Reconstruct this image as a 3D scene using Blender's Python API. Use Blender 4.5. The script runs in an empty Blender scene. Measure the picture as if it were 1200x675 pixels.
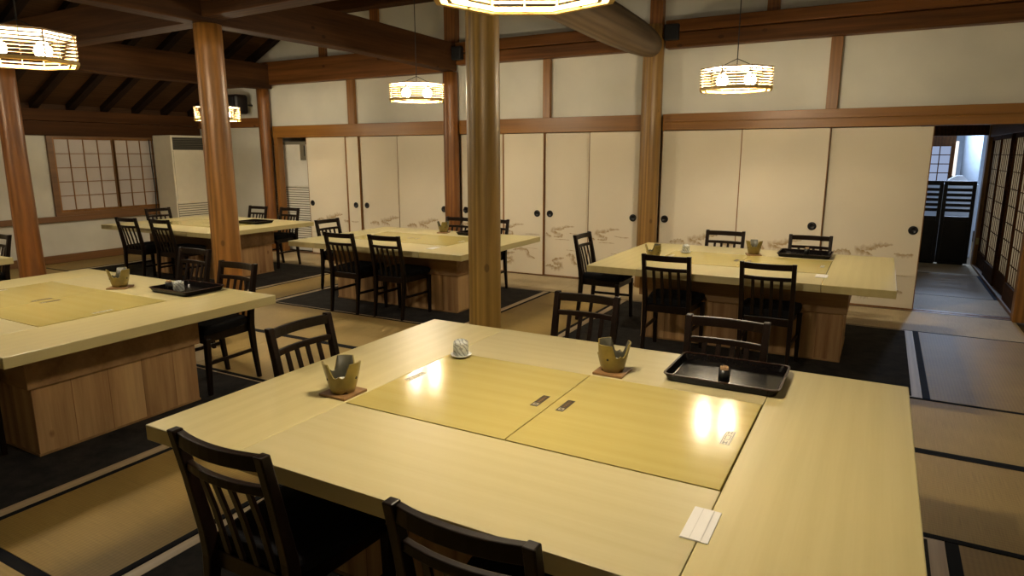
import bpy, bmesh, math, random
from mathutils import Vector, Matrix
random.seed(7)
PI = math.pi
scene = bpy.context.scene
COL = scene.collection

# ---------------------------------------------------------------- camera
cam_data = bpy.data.cameras.new('camera')
cam_data.sensor_width = 36.0
cam_data.lens = 772.77 / 1200.0 * 36.0
cam_data.clip_start = 0.02
cam_ob = bpy.data.objects.new('camera', cam_data)
COL.objects.link(cam_ob)
R = Vector((0.87435, 0.485294, -0.001506)); U = Vector((-0.094881, 0.173989, 0.980166)); B = Vector((0.47593, -0.856865, 0.198172))
cam_ob.matrix_world = Matrix(((R.x, U.x, B.x, 0.0), (R.y, U.y, B.y, 0.0), (R.z, U.z, B.z, 1.5), (0, 0, 0, 1)))
scene.camera = cam_ob

# ---------------------------------------------------------------- world, exposure, daylight
world = bpy.data.worlds.new('world'); scene.world = world; world.use_nodes = True
world.node_tree.nodes['Background'].inputs[0].default_value = (0.45, 0.42, 0.40, 1)
world.node_tree.nodes['Background'].inputs[1].default_value = 0.012
scene.view_settings.view_transform = 'Standard'
scene.view_settings.look = 'None'
scene.view_settings.gamma = 1.0
scene.view_settings.use_curve_mapping = False
scene.view_settings.exposure = 2.45
BULB = 110.0
BULB_COL = (1.0, 0.85, 0.61)
scene.cycles.max_bounces = 8
scene.cycles.diffuse_bounces = 5
scene.cycles.sample_clamp_indirect = 6.0

def area_light(name, loc, target, size, size_y, power, color):
    d = bpy.data.lights.new(name, 'AREA'); d.shape = 'RECTANGLE'; d.size = size; d.size_y = size_y
    d.energy = power; d.color = color
    o = bpy.data.objects.new(name, d); COL.objects.link(o); o.location = loc
    o.rotation_euler = (Vector(target) - Vector(loc)).to_track_quat('-Z', 'Y').to_euler()
    return o
# daylight of the bright room beyond the doorway
area_light('daylight_back_room', (1.08, 12.6, 2.03), (0.45, 6.6, 0.2), 0.22, 0.22, 6.5, (0.60, 0.75, 1.0))
area_light('added_screen_backlight', (1.42, 9.1, 1.0), (0.0, 9.1, 1.0), 3.0, 1.5, 5, (1.0, 0.92, 0.80))  # unseen warm light added behind the shoji so their paper glows
area_light('daylight_far_room', (1.6, 12.9, 2.45), (1.0, 13.2, 0.3), 1.6, 1.2, 20, (0.50, 0.68, 1.0))

# ---------------------------------------------------------------- materials
def mat_base(name, rough=0.5, spec=0.5):
    m = bpy.data.materials.new(name); m.use_nodes = True
    b = m.node_tree.nodes['Principled BSDF']
    b.inputs['Roughness'].default_value = rough
    b.inputs['Specular IOR Level'].default_value = spec
    return m, m.node_tree.nodes, m.node_tree.links, b

def plain(name, col, rough=0.5, spec=0.5, vary=0.08, scale=8.0, metal=0.0, bump=0.0):
    m, N, L, b = mat_base(name, rough, spec)
    b.inputs['Metallic'].default_value = metal
    tc = N.new('ShaderNodeTexCoord'); n = N.new('ShaderNodeTexNoise'); n.inputs['Scale'].default_value = scale
    n.inputs['Detail'].default_value = 4
    L.new(tc.outputs['Object'], n.inputs['Vector'])
    r = N.new('ShaderNodeValToRGB')
    r.color_ramp.elements[0].position = 0.3; r.color_ramp.elements[1].position = 0.7
    r.color_ramp.elements[0].color = (*[c * (1 - vary) for c in col], 1)
    r.color_ramp.elements[1].color = (*[min(1, c * (1 + vary)) for c in col], 1)
    L.new(n.outputs['Fac'], r.inputs['Fac']); L.new(r.outputs['Color'], b.inputs['Base Color'])
    if bump:
        bp = N.new('ShaderNodeBump'); bp.inputs['Strength'].default_value = bump; bp.inputs['Distance'].default_value = 0.002
        L.new(n.outputs['Fac'], bp.inputs['Height']); L.new(bp.outputs['Normal'], b.inputs['Normal'])
    return m

def emit(name, col, s):
    m = bpy.data.materials.new(name); m.use_nodes = True
    N = m.node_tree.nodes; N.clear(); L = m.node_tree.links
    e = N.new('ShaderNodeEmission'); o = N.new('ShaderNodeOutputMaterial')
    e.inputs[0].default_value = (*col, 1); e.inputs[1].default_value = s
    L.new(e.outputs[0], o.inputs[0])
    return m

def wood(name, dark, light, axis='X', rough=0.4, fine=60.0, stretch=0.05, spec=0.5, bump=0.15, coat=0.0, broad=3.0, planks=0.0, knots=False):
    m, N, L, b = mat_base(name, rough, spec)
    b.inputs['Coat Weight'].default_value = coat; b.inputs['Coat Roughness'].default_value = 0.12
    tc = N.new('ShaderNodeTexCoord'); mp = N.new('ShaderNodeMapping')
    s = [1.0, 1.0, 1.0]; s['XYZ'.index(axis)] = stretch
    mp.inputs['Scale'].default_value = s
    L.new(tc.outputs['Object'], mp.inputs['Vector'])
    src = mp.outputs['Vector']
    plank_val = None
    if planks:
        sep = N.new('ShaderNodeSeparateXYZ'); L.new(tc.outputs['Object'], sep.inputs[0])
        ad = N.new('ShaderNodeMath'); ad.operation = 'ADD'; L.new(sep.outputs[0], ad.inputs[0]); L.new(sep.outputs[1], ad.inputs[1])
        dv = N.new('ShaderNodeMath'); dv.operation = 'DIVIDE'; L.new(ad.outputs[0], dv.inputs[0]); dv.inputs[1].default_value = planks
        fl = N.new('ShaderNodeMath'); fl.operation = 'FLOOR'; L.new(dv.outputs[0], fl.inputs[0])
        wn = N.new('ShaderNodeTexWhiteNoise'); wn.noise_dimensions = '1D'; L.new(fl.outputs[0], wn.inputs['W'])
        plank_val = wn.outputs['Value']
        fr = N.new('ShaderNodeMath'); fr.operation = 'FRACT'; L.new(dv.outputs[0], fr.inputs[0])
        seam = N.new('ShaderNodeMath'); seam.operation = 'LESS_THAN'; L.new(fr.outputs[0], seam.inputs[0]); seam.inputs[1].default_value = 0.02
        av = N.new('ShaderNodeVectorMath'); av.operation = 'ADD'; L.new(src, av.inputs[0])
        sc = N.new('ShaderNodeVectorMath'); sc.operation = 'SCALE'; L.new(wn.outputs['Color'], sc.inputs[0]); sc.inputs['Scale'].default_value = 5.0
        L.new(sc.outputs[0], av.inputs[1]); src = av.outputs[0]
    n1 = N.new('ShaderNodeTexNoise'); n1.inputs['Scale'].default_value = fine; n1.inputs['Detail'].default_value = 5; n1.inputs['Roughness'].default_value = 0.65
    n2 = N.new('ShaderNodeTexNoise'); n2.inputs['Scale'].default_value = broad; n2.inputs['Detail'].default_value = 3; n2.inputs['Distortion'].default_value = 0.6
    L.new(src, n1.inputs['Vector']); L.new(src, n2.inputs['Vector'])
    w = N.new('ShaderNodeTexWave'); w.wave_type = 'BANDS'
    w.bands_direction = 'Y' if axis == 'X' else 'X'
    w.inputs['Scale'].default_value = broad * 2.2; w.inputs['Distortion'].default_value = 6; w.inputs['Detail'].default_value = 2; w.inputs['Detail Scale'].default_value = 0.8
    L.new(src, w.inputs['Vector'])
    mx = N.new('ShaderNodeMath'); mx.operation = 'MULTIPLY_ADD'; L.new(n1.outputs['Fac'], mx.inputs[0]); mx.inputs[1].default_value = 0.5
    m2 = N.new('ShaderNodeMath'); m2.operation = 'MULTIPLY_ADD'; L.new(n2.outputs['Fac'], m2.inputs[0]); m2.inputs[1].default_value = 0.35
    m3 = N.new('ShaderNodeMath'); m3.operation = 'MULTIPLY'; L.new(w.outputs['Fac'], m3.inputs[0]); m3.inputs[1].default_value = 0.15
    L.new(m3.outputs[0], m2.inputs[2]); L.new(m2.outputs[0], mx.inputs[2])
    fac = mx.outputs[0]
    if plank_val is not None:
        m4 = N.new('ShaderNodeMath'); m4.operation = 'MULTIPLY_ADD'; L.new(plank_val, m4.inputs[0]); m4.inputs[1].default_value = 0.22; L.new(fac, m4.inputs[2])
        m5 = N.new('ShaderNodeMath'); m5.operation = 'SUBTRACT'; L.new(m4.outputs[0], m5.inputs[0]); m5.inputs[1].default_value = 0.10
        m6 = N.new('ShaderNodeMath'); m6.operation = 'MULTIPLY_ADD'; L.new(seam.outputs[0], m6.inputs[0]); m6.inputs[1].default_value = -0.35; L.new(m5.outputs[0], m6.inputs[2])
        fac = m6.outputs[0]
    if knots:
        v = N.new('ShaderNodeTexVoronoi'); v.inputs['Scale'].default_value = 5.0
        mpk = N.new('ShaderNodeMapping'); mpk.inputs['Scale'].default_value = [0.6 if a == axis else 1.0 for a in 'XYZ']
        L.new(tc.outputs['Object'], mpk.inputs['Vector']); L.new(mpk.outputs['Vector'], v.inputs['Vector'])
        k = N.new('ShaderNodeMapRange'); k.inputs['From Min'].default_value = 0.03; k.inputs['From Max'].default_value = 0.10
        k.inputs['To Min'].default_value = -0.45; k.inputs['To Max'].default_value = 0.0
        L.new(v.outputs['Distance'], k.inputs['Value'])
        ka = N.new('ShaderNodeMath'); ka.operation = 'ADD'; L.new(fac, ka.inputs[0]); L.new(k.outputs[0], ka.inputs[1]); fac = ka.outputs[0]
    r = N.new('ShaderNodeValToRGB')
    r.color_ramp.elements[0].position = 0.30; r.color_ramp.elements[1].position = 0.68
    r.color_ramp.elements[0].color = (*dark, 1); r.color_ramp.elements[1].color = (*light, 1)
    L.new(fac, r.inputs['Fac']); L.new(r.outputs['Color'], b.inputs['Base Color'])
    if bump:
        bp = N.new('ShaderNodeBump'); bp.inputs['Strength'].default_value = bump; bp.inputs['Distance'].default_value = 0.001
        L.new(n1.outputs['Fac'], bp.inputs['Height']); L.new(bp.outputs['Normal'], b.inputs['Normal'])
    return m

def tatami(name, axis, col, rough=0.55):
    # reeds run across the mat's long side
    m, N, L, b = mat_base(name, rough, 0.14)
    tc = N.new('ShaderNodeTexCoord'); mp = N.new('ShaderNodeMapping')
    mp.inputs['Scale'].default_value = (6, 260, 1) if axis == 'Y' else (260, 6, 1)
    L.new(tc.outputs['Object'], mp.inputs['Vector'])
    n = N.new('ShaderNodeTexNoise'); n.inputs['Scale'].default_value = 1.0; n.inputs['Detail'].default_value = 2
    L.new(mp.outputs['Vector'], n.inputs['Vector'])
    n2 = N.new('ShaderNodeTexNoise'); n2.inputs['Scale'].default_value = 2.2; n2.inputs['Detail'].default_value = 5
    L.new(tc.outputs['Object'], n2.inputs['Vector'])
    w = N.new('ShaderNodeTexWave'); w.bands_direction = 'X' if axis == 'Y' else 'Y'; w.inputs['Scale'].default_value = 16
    w.inputs['Distortion'].default_value = 0.5
    L.new(tc.outputs['Object'], w.inputs['Vector'])
    a = N.new('ShaderNodeMath'); a.operation = 'MULTIPLY_ADD'; L.new(n.outputs['Fac'], a.inputs[0]); a.inputs[1].default_value = 0.45
    a2 = N.new('ShaderNodeMath'); a2.operation = 'MULTIPLY_ADD'; L.new(n2.outputs['Fac'], a2.inputs[0]); a2.inputs[1].default_value = 0.5
    a3 = N.new('ShaderNodeMath'); a3.operation = 'MULTIPLY'; L.new(w.outputs['Fac'], a3.inputs[0]); a3.inputs[1].default_value = 0.10
    L.new(a3.outputs[0], a2.inputs[2]); L.new(a2.outputs[0], a.inputs[2])
    r = N.new('ShaderNodeValToRGB'); r.color_ramp.elements[0].position = 0.3; r.color_ramp.elements[1].position = 0.75
    r.color_ramp.elements[0].color = (*[c * 0.72 for c in col], 1); r.color_ramp.elements[1].color = (*[c * 1.2 for c in col], 1)
    L.new(a.outputs[0], r.inputs['Fac']); L.new(r.outputs['Color'], b.inputs['Base Color'])
    bp = N.new('ShaderNodeBump'); bp.inputs['Strength'].default_value = 0.25; bp.inputs['Distance'].default_value = 0.0008
    hm = N.new('ShaderNodeMath'); hm.operation = 'ADD'; L.new(n.outputs['Fac'], hm.inputs[0]); L.new(w.outputs['Fac'], hm.inputs[1])
    L.new(hm.outputs[0], bp.inputs['Height']); L.new(bp.outputs['Normal'], b.inputs['Normal'])
    return m

def carpet_mat():
    m, N, L, b = mat_base('carpet', 0.95, 0.2)
    tc = N.new('ShaderNodeTexCoord'); n = N.new('ShaderNodeTexNoise'); n.inputs['Scale'].default_value = 7; n.inputs['Detail'].default_value = 8; n.inputs['Roughness'].default_value = 0.7
    L.new(tc.outputs['Object'], n.inputs['Vector'])
    r = N.new('ShaderNodeValToRGB'); r.color_ramp.elements[0].position = 0.35; r.color_ramp.elements[1].position = 0.7
    r.color_ramp.elements[0].color = (0.010, 0.010, 0.011, 1); r.color_ramp.elements[1].color = (0.034, 0.030, 0.027, 1)
    L.new(n.outputs['Fac'], r.inputs['Fac']); L.new(r.outputs['Color'], b.inputs['Base Color'])
    n2 = N.new('ShaderNodeTexNoise'); n2.inputs['Scale'].default_value = 240
    L.new(tc.outputs['Object'], n2.inputs['Vector'])
    bp = N.new('ShaderNodeBump'); bp.inputs['Strength'].default_value = 0.5; bp.inputs['Distance'].default_value = 0.002
    L.new(n2.outputs['Fac'], bp.inputs['Height']); L.new(bp.outputs['Normal'], b.inputs['Normal'])
    return m

def pattern_ceramic(name, base, ink, scale):
    m, N, L, b = mat_base(name, 0.25, 0.5)
    tc = N.new('ShaderNodeTexCoord'); w = N.new('ShaderNodeTexWave'); w.bands_direction = 'DIAGONAL'
    w.inputs['Scale'].default_value = scale; w.inputs['Distortion'].default_value = 7; w.inputs['Detail'].default_value = 3; w.inputs['Detail Scale'].default_value = 1.5
    L.new(tc.outputs['Object'], w.inputs['Vector'])
    r = N.new('ShaderNodeValToRGB'); r.color_ramp.elements[0].position = 0.18; r.color_ramp.elements[1].position = 0.34
    r.color_ramp.elements[0].color = (*ink, 1); r.color_ramp.elements[1].color = (*base, 1)
    L.new(w.outputs['Fac'], r.inputs['Fac']); L.new(r.outputs['Color'], b.inputs['Base Color'])
    return m

def paper_pigment():
    # brush strokes printed on the door paper: faded towards both edges of each stroke
    m, N, L, b = mat_base('painted_cloud_pigment', 0.8, 0.2)
    at = N.new('ShaderNodeAttribute'); at.attribute_name = 'ink'
    tc = N.new('ShaderNodeTexCoord'); n = N.new('ShaderNodeTexNoise'); n.inputs['Scale'].default_value = 30; n.inputs['Detail'].default_value = 3
    L.new(tc.outputs['Object'], n.inputs['Vector'])
    mu = N.new('ShaderNodeMath'); mu.operation = 'MULTIPLY'; L.new(at.outputs['Fac'], mu.inputs[0])
    mr = N.new('ShaderNodeMapRange'); mr.inputs['From Min'].default_value = 0.3; mr.inputs['From Max'].default_value = 0.6; L.new(n.outputs['Fac'], mr.inputs['Value'])
    mr.inputs['To Min'].default_value = 0.35
    L.new(mr.outputs[0], mu.inputs[1])
    mix = N.new('ShaderNodeMix'); mix.data_type = 'RGBA'
    L.new(mu.outputs[0], mix.inputs['Factor'])
    mix.inputs['A'].default_value = (*PAPER, 1); mix.inputs['B'].default_value = (0.36, 0.235, 0.10, 1)
    L.new(mix.outputs['Result'], b.inputs['Base Color'])
    return m

PAPER = (0.74, 0.67, 0.53)
M = {}
M['top_x'] = wood('pale_tabletop_wood_along', (0.455, 0.395, 0.205), (0.50, 0.445, 0.25), 'X', 0.36, 70, 0.03, bump=0.04, broad=2.0)
M['top_y'] = wood('pale_tabletop_wood_across', (0.50, 0.43, 0.205), (0.56, 0.49, 0.25), 'Y', 0.36, 70, 0.03, bump=0.04, broad=2.0)
M['inset'] = wood('glossy_inset_wood', (0.41, 0.335, 0.110), (0.455, 0.38, 0.14), 'X', 0.13, 45, 0.03, bump=0.0, broad=1.6, spec=0.12)
M['groove'] = plain('dark_groove', (0.10, 0.06, 0.02), 0.8)
M['planks'] = wood('cedar_planks', (0.20, 0.095, 0.036), (0.54, 0.345, 0.155), 'Z', 0.6, 26, 0.06, bump=0.1, broad=1.5, planks=0.19, knots=True)
M['apron'] = wood('cedar_apron', (0.19, 0.105, 0.04), (0.36, 0.215, 0.09), 'X', 0.6, 30, 0.05, bump=0.1, broad=0.7)
M['pillar'] = wood('orange_pillar_wood', (0.13, 0.055, 0.010), (0.40, 0.18, 0.040), 'Z', 0.40, 16, 0.12, bump=0.25, broad=3.5, knots=True)
M['pillar_grey'] = wood('weathered_olive_pillar_wood', (0.11, 0.062, 0.011), (0.34, 0.205, 0.048), 'Z', 0.42, 26, 0.05, bump=0.3, broad=3.5, knots=True)
M['pillar_red'] = wood('red_brown_pillar_wood', (0.10, 0.035, 0.008), (0.30, 0.115, 0.024), 'Z', 0.40, 16, 0.12, bump=0.25, broad=3.5)
M['pillar_tan'] = wood('tan_brown_post_wood', (0.13, 0.065, 0.015), (0.38, 0.215, 0.06), 'Z', 0.42, 30, 0.04, bump=0.25, broad=3.5, knots=True)
M['log'] = wood('weathered_log_wood', (0.07, 0.046, 0.026), (0.20, 0.14, 0.085), 'Y', 0.5, 26, 0.03, bump=0.3, broad=3.0, spec=0.18)
M['beam_y'] = wood('dark_beam_wood_along_y', (0.024, 0.009, 0.0025), (0.095, 0.038, 0.011), 'Y', 0.75, 30, 0.04, bump=0.2, broad=3.0, knots=True, spec=0.18)
M['beam_x'] = wood('dark_beam_wood_along_x', (0.024, 0.009, 0.0025), (0.095, 0.038, 0.011), 'X', 0.75, 30, 0.04, bump=0.2, broad=3.0, knots=True, spec=0.18)
M['wallbeam'] = wood('red_brown_wall_beam_wood', (0.055, 0.021, 0.005), (0.22, 0.085, 0.022), 'X', 0.5, 26, 0.04, bump=0.2, broad=4.0, knots=True, spec=0.18)
M['kamoi'] = wood('brown_lintel_wood', (0.15, 0.060, 0.009), (0.30, 0.13, 0.022), 'X', 0.42, 30, 0.03, bump=0.1, broad=3.0)
M['trim_z'] = wood('brown_trim_wood_vertical', (0.15, 0.062, 0.012), (0.30, 0.13, 0.028), 'Z', 0.42, 30, 0.03, bump=0.1, broad=3.0)
M['trim_y'] = wood('brown_trim_wood_deep', (0.11, 0.05, 0.017), (0.22, 0.105, 0.037), 'Y', 0.42, 30, 0.03, bump=0.1, broad=3.0)
M['dark_y'] = wood('dark_lintel_wood', (0.030, 0.011, 0.003), (0.085, 0.033, 0.009), 'Y', 0.7, 30, 0.03, bump=0.1, broad=3.0, spec=0.15)
M['roof'] = wood('dark_roof_boards', (0.03, 0.014, 0.005), (0.08, 0.036, 0.013), 'Y', 0.7, 20, 0.05, bump=0.1, broad=4.0, spec=0.18)
M['rafter'] = wood('dark_rafter_wood', (0.007, 0.003, 0.002), (0.02, 0.009, 0.004), 'X', 0.7, 20, 0.05, bump=0.1, broad=4.0, spec=0.18)
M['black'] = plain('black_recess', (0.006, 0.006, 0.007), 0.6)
M['plaster'] = plain('cream_plaster', (0.62, 0.60, 0.52), 0.9, 0.2, 0.07, 1.7, bump=0.1)
M['plaster_grey'] = plain('grey_plaster', (0.64, 0.62, 0.54), 0.9, 0.2, 0.09, 2.2, bump=0.1)
M['paper'] = plain('door_paper', PAPER, 0.75, 0.25, 0.025, 2.0)
M['ink'] = paper_pigment()
M['shoji'] = plain('shoji_paper', (0.56, 0.51, 0.47), 0.85, 0.2, 0.04, 3.0)
M['tat_x'] = tatami('tatami_reeds_x', 'X', (0.34, 0.24, 0.09))
M['tat_y'] = tatami('tatami_reeds_y', 'Y', (0.27, 0.18, 0.055), 0.5)
M['tat_pale'] = tatami('pale_tatami_reeds', 'X', (0.44, 0.35, 0.21))
M['heri'] = plain('black_cloth_border', (0.006, 0.007, 0.010), 0.9, 0.12)
M['heri_blue'] = plain('navy_cloth_border', (0.016, 0.028, 0.070), 0.85, 0.15)
M['strip_y'] = wood('pale_edging_strip_y', (0.30, 0.22, 0.13), (0.48, 0.37, 0.23), 'Y', 0.5, 50, 0.04, bump=0.05)
M['strip_x'] = wood('pale_edging_strip_x', (0.30, 0.22, 0.13), (0.48, 0.37, 0.23), 'X', 0.5, 50, 0.04, bump=0.05)
M['carpet'] = carpet_mat()
M['chair'] = wood('black_brown_chair_wood', (0.004, 0.0022, 0.0018), (0.012, 0.006, 0.004), 'X', 0.33, 60, 0.05, bump=0.05, spec=0.18)
M['cushion'] = plain('black_seat_cloth', (0.008, 0.008, 0.010), 0.85, 0.12)
M['ac'] = plain('cream_enamel', (0.78, 0.72, 0.57), 0.45, 0.4, 0.03)
M['ac_white'] = plain('white_enamel', (0.84, 0.82, 0.74), 0.45, 0.4, 0.02)
M['ac_dark'] = plain('black_grille', (0.012, 0.012, 0.013), 0.5)
M['ac_line'] = plain('grille_gap', (0.20, 0.18, 0.13), 0.7)
M['lamp_wood'] = wood('bamboo_lamp_wood', (0.16, 0.09, 0.03), (0.32, 0.20, 0.07), 'X', 0.5, 60, 0.1, bump=0)
M['lid'] = plain('white_lid_enamel', (0.36, 0.34, 0.29), 0.6, 0.3)
M['lamp_frame'] = wood('yellow_lamp_frame_wood', (0.50, 0.33, 0.09), (0.66, 0.46, 0.15), 'X', 0.5, 60, 0.1, bump=0)
M['wire'] = plain('black_wire', (0.01, 0.01, 0.01), 0.5)
M['bulb'] = emit('glowing_bulb', BULB_COL, BULB)
M['lacquer'] = plain('black_lacquer', (0.005, 0.004, 0.004), 0.15, 0.16, 0.2, 90, bump=0.12)
M['lacquer_rim'] = plain('worn_lacquer_rim', (0.028, 0.010, 0.006), 0.35, 0.25)
M['stove'] = plain('olive_brown_glaze', (0.22, 0.165, 0.04), 0.35, 0.5, 0.25, 18)
M['stove_in'] = plain('dark_stove_inside', (0.05, 0.047, 0.03), 0.5, 0.4, 0.3, 30)
M['fuel'] = plain('white_fuel_cup', (0.62, 0.62, 0.58), 0.4)
M['board'] = wood('small_board_wood', (0.16, 0.08, 0.028), (0.30, 0.165, 0.065), 'X', 0.45, 60, 0.05)
M['cup'] = pattern_ceramic('grey_patterned_ceramic', (0.50, 0.53, 0.50), (0.27, 0.275, 0.27), 26)
M['white_ceramic'] = plain('white_ceramic', (0.66, 0.67, 0.66), 0.25, 0.5, 0.05)
M['picks'] = plain('toothpick_wood', (0.62, 0.42, 0.24), 0.6, 0.3, 0.2, 300)
M['white'] = plain('white_paper', (0.74, 0.74, 0.74), 0.6, 0.3, 0.02)
M['shoji_thin'] = plain('translucent_shoji_paper', (0.62, 0.55, 0.46), 0.85, 0.2, 0.03, 3.0)
_b = M['shoji_thin'].node_tree; _p = _b.nodes['Principled BSDF']; _t = _b.nodes.new('ShaderNodeBsdfTranslucent'); _t.inputs[0].default_value = (0.60, 0.56, 0.47, 1)
_mx = _b.nodes.new('ShaderNodeMixShader'); _mx.inputs[0].default_value = 0.45
_b.links.new(_p.outputs[0], _mx.inputs[1]); _b.links.new(_t.outputs[0], _mx.inputs[2]); _b.links.new(_mx.outputs[0], _b.nodes['Material Output'].inputs[0])
M['shoji_lit'] = emit('daylit_shoji_paper', (0.55, 0.68, 1.0), 0.10)
M['lit_strip'] = emit('warm_lit_strip', (1.0, 0.9, 0.8), 0.25)
M['white_fold'] = plain('folded_paper_shade_side', (0.60, 0.60, 0.60), 0.6, 0.3, 0.02)
M['label_dark'] = plain('dark_label', (0.045, 0.035, 0.022), 0.4)
M['label_light'] = plain('pale_label', (0.62, 0.58, 0.44), 0.35)
M['yellow_tag'] = plain('yellowed_plate', (0.50, 0.40, 0.12), 0.5)
M['room_white'] = plain('white_painted_wall', (0.62, 0.66, 0.70), 0.8, 0.2)
M['louver'] = plain('black_painted_wood', (0.005, 0.005, 0.006), 0.35)
M['metal'] = plain('dull_metal', (0.5, 0.5, 0.5), 0.3, metal=1.0)

# ---------------------------------------------------------------- mesh helpers
def box(bm, x0, x1, y0, y1, z0, z1, mi=0):
    v = [bm.verts.new(p) for p in ((x0, y0, z0), (x1, y0, z0), (x1, y1, z0), (x0, y1, z0), (x0, y0, z1), (x1, y0, z1), (x1, y1, z1), (x0, y1, z1))]
    for q in ((0, 3, 2, 1), (4, 5, 6, 7), (0, 1, 5, 4), (1, 2, 6, 5), (2, 3, 7, 6), (3, 0, 4, 7)):
        f = bm.faces.new([v[i] for i in q]); f.material_index = mi
    return v

def loft(bm, rings, cap=True, mi=0, smooth=False):
    vs = [[bm.verts.new(p) for p in r] for r in rings]
    n = len(vs[0])
    for a, b in zip(vs, vs[1:]):
        for i in range(n):
            f = bm.faces.new((a[i], a[(i + 1) % n], b[(i + 1) % n], b[i])); f.material_index = mi; f.smooth = smooth
    if cap:
        f = bm.faces.new(list(reversed(vs[0]))); f.material_index = mi
        f = bm.faces.new(vs[-1]); f.material_index = mi
    return vs

def rect_z(cx, cy, z, w, d):
    return [(cx - w / 2, cy - d / 2, z), (cx + w / 2, cy - d / 2, z), (cx + w / 2, cy + d / 2, z), (cx - w / 2, cy + d / 2, z)]

def rect_x(x, cy, cz, d, h):
    return [(x, cy - d / 2, cz - h / 2), (x, cy + d / 2, cz - h / 2), (x, cy + d / 2, cz + h / 2), (x, cy - d / 2, cz + h / 2)]

def rect_y(y, cx, cz, w, h):
    return [(cx + w / 2, y, cz - h / 2), (cx - w / 2, y, cz - h / 2), (cx - w / 2, y, cz + h / 2), (cx + w / 2, y, cz + h / 2)]

def ring(cx, cy, z, r, n, a0=0.0):
    return [(cx + r * math.cos(a0 + 2 * PI * i / n), cy + r * math.sin(a0 + 2 * PI * i / n), z) for i in range(n)]

def tube(bm, p0, p1, r, n=6, mi=0, r1=None):
    p0 = Vector(p0); p1 = Vector(p1); d = (p1 - p0).normalized()
    a = d.orthogonal().normalized(); b = d.cross(a)
    r1 = r if r1 is None else r1
    rg = [[tuple(p + a * (rr * math.cos(2 * PI * i / n)) + b * (rr * math.sin(2 * PI * i / n))) for i in range(n)] for p, rr in ((p0, r), (p1, r1))]
    loft(bm, rg, mi=mi, smooth=n > 6)

def lathe(bm, prof, n=32, mi=0, cx=0, cy=0):
    """prof: list of (r, z); closed at r==0."""
    prev = None
    for r, z in prof:
        cur = [bm.verts.new((cx, cy, z))] if r < 1e-6 else [bm.verts.new(p) for p in ring(cx, cy, z, r, n)]
        if prev is not None:
            for i in range(n):
                j = (i + 1) % n
                if len(prev) == 1 and len(cur) == 1: continue
                if len(prev) == 1: f = bm.faces.new((prev[0], cur[j], cur[i]))
                elif len(cur) == 1: f = bm.faces.new((prev[i], prev[j], cur[0]))
                else: f = bm.faces.new((prev[i], prev[j], cur[j], cur[i]))
                f.material_index = mi; f.smooth = True
        prev = cur

def obj(name, bm, mats, parent=None, loc=(0, 0, 0), rotz=0.0, bevel=0.0, seg=2):
    me = bpy.data.meshes.new(name)
    bmesh.ops.recalc_face_normals(bm, faces=bm.faces[:])
    bm.to_mesh(me); bm.free()
    for mm in (mats if isinstance(mats, (list, tuple)) else [mats]):
        me.materials.append(M[mm])
    o = bpy.data.objects.new(name, me); COL.objects.link(o)
    o.location = loc; o.rotation_euler = (0, 0, rotz)
    if parent is not None: o.parent = parent
    if bevel:
        bv = o.modifiers.new('bevel', 'BEVEL'); bv.width = bevel; bv.segments = seg; bv.limit_method = 'ANGLE'; bv.angle_limit = math.radians(40)
    return o

def BM(): return bmesh.new()

def one(name, mats, *boxes, parent=None, loc=(0, 0, 0), rotz=0.0, bevel=0.0):
    bm = BM()
    for b_ in boxes: box(bm, *b_)
    return obj(name, bm, mats, parent, loc, rotz, bevel)

def tag(o, label, cat, group=None, kind=None):
    o['label'] = label; o['category'] = cat
    if group: o['group'] = group
    if kind: o['kind'] = kind
    return o

def struct(o, label=None):
    o['kind'] = 'structure'
    if label: o['label'] = label
    return o

def empty(name, loc, rotz=0.0):
    o = bpy.data.objects.new(name, None); COL.objects.link(o)
    o.location = loc; o.rotation_euler = (0, 0, rotz); o.empty_display_size = 0.1
    return o

def dup(root, loc, rotz=0.0):
    r = root.copy(); COL.objects.link(r); r.location = loc; r.rotation_euler = (0, 0, rotz)
    for ch in list(root.children):
        c = ch.copy(); COL.objects.link(c); c.parent = r
        for g in list(ch.children):
            d = g.copy(); COL.objects.link(d); d.parent = c
    return r

D = 7.38          # plane of the sliding doors
XL, XR = -10.15, 1.20
YB = -3.0
ZK1, ZK2 = 1.76, 1.94

def roof_z(x):
    return 2.12 + 0.48 * (x - XL) if x < -4.2 else 2.12 + 0.48 * (-4.2 - XL) - 0.35 * (x + 4.2)

# ================================================================= STRUCTURE
struct(one('floor', 'groove', (XL - 0.1, XR + 0.3, YB - 0.1, 16.0, -0.12, -0.03)))

# ceiling: two slopes of dark boards, with rafters
bm = BM()
for xa, xb in ((XL - 0.1, -4.2), (-4.2, XR + 0.3)):
    za, zb = roof_z(xa), roof_z(xb)
    loft(bm, [[(xa, y, za + 0.075), (xb, y, zb + 0.075), (xb, y, zb + 0.12), (xa, y, za + 0.12)] for y in (YB - 0.1, D + 0.2)])
ceil = struct(obj('ceiling', bm, 'roof'))
y = 7.27
while y > YB:
    for xa, xb in ((XL + 0.02, -4.2), (-4.2, XR + 0.08)):
        bm = BM()
        za, zb = roof_z(xa), roof_z(xb)
        loft(bm, [[(x, y - 0.05, z - 0.01), (x, y + 0.05, z - 0.01), (x, y + 0.05, z + 0.08), (x, y - 0.05, z + 0.08)] for x, z in ((xa, za), (xb, zb))])
        obj('rafter', bm, 'rafter', ceil)
    y -= 0.47

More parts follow.
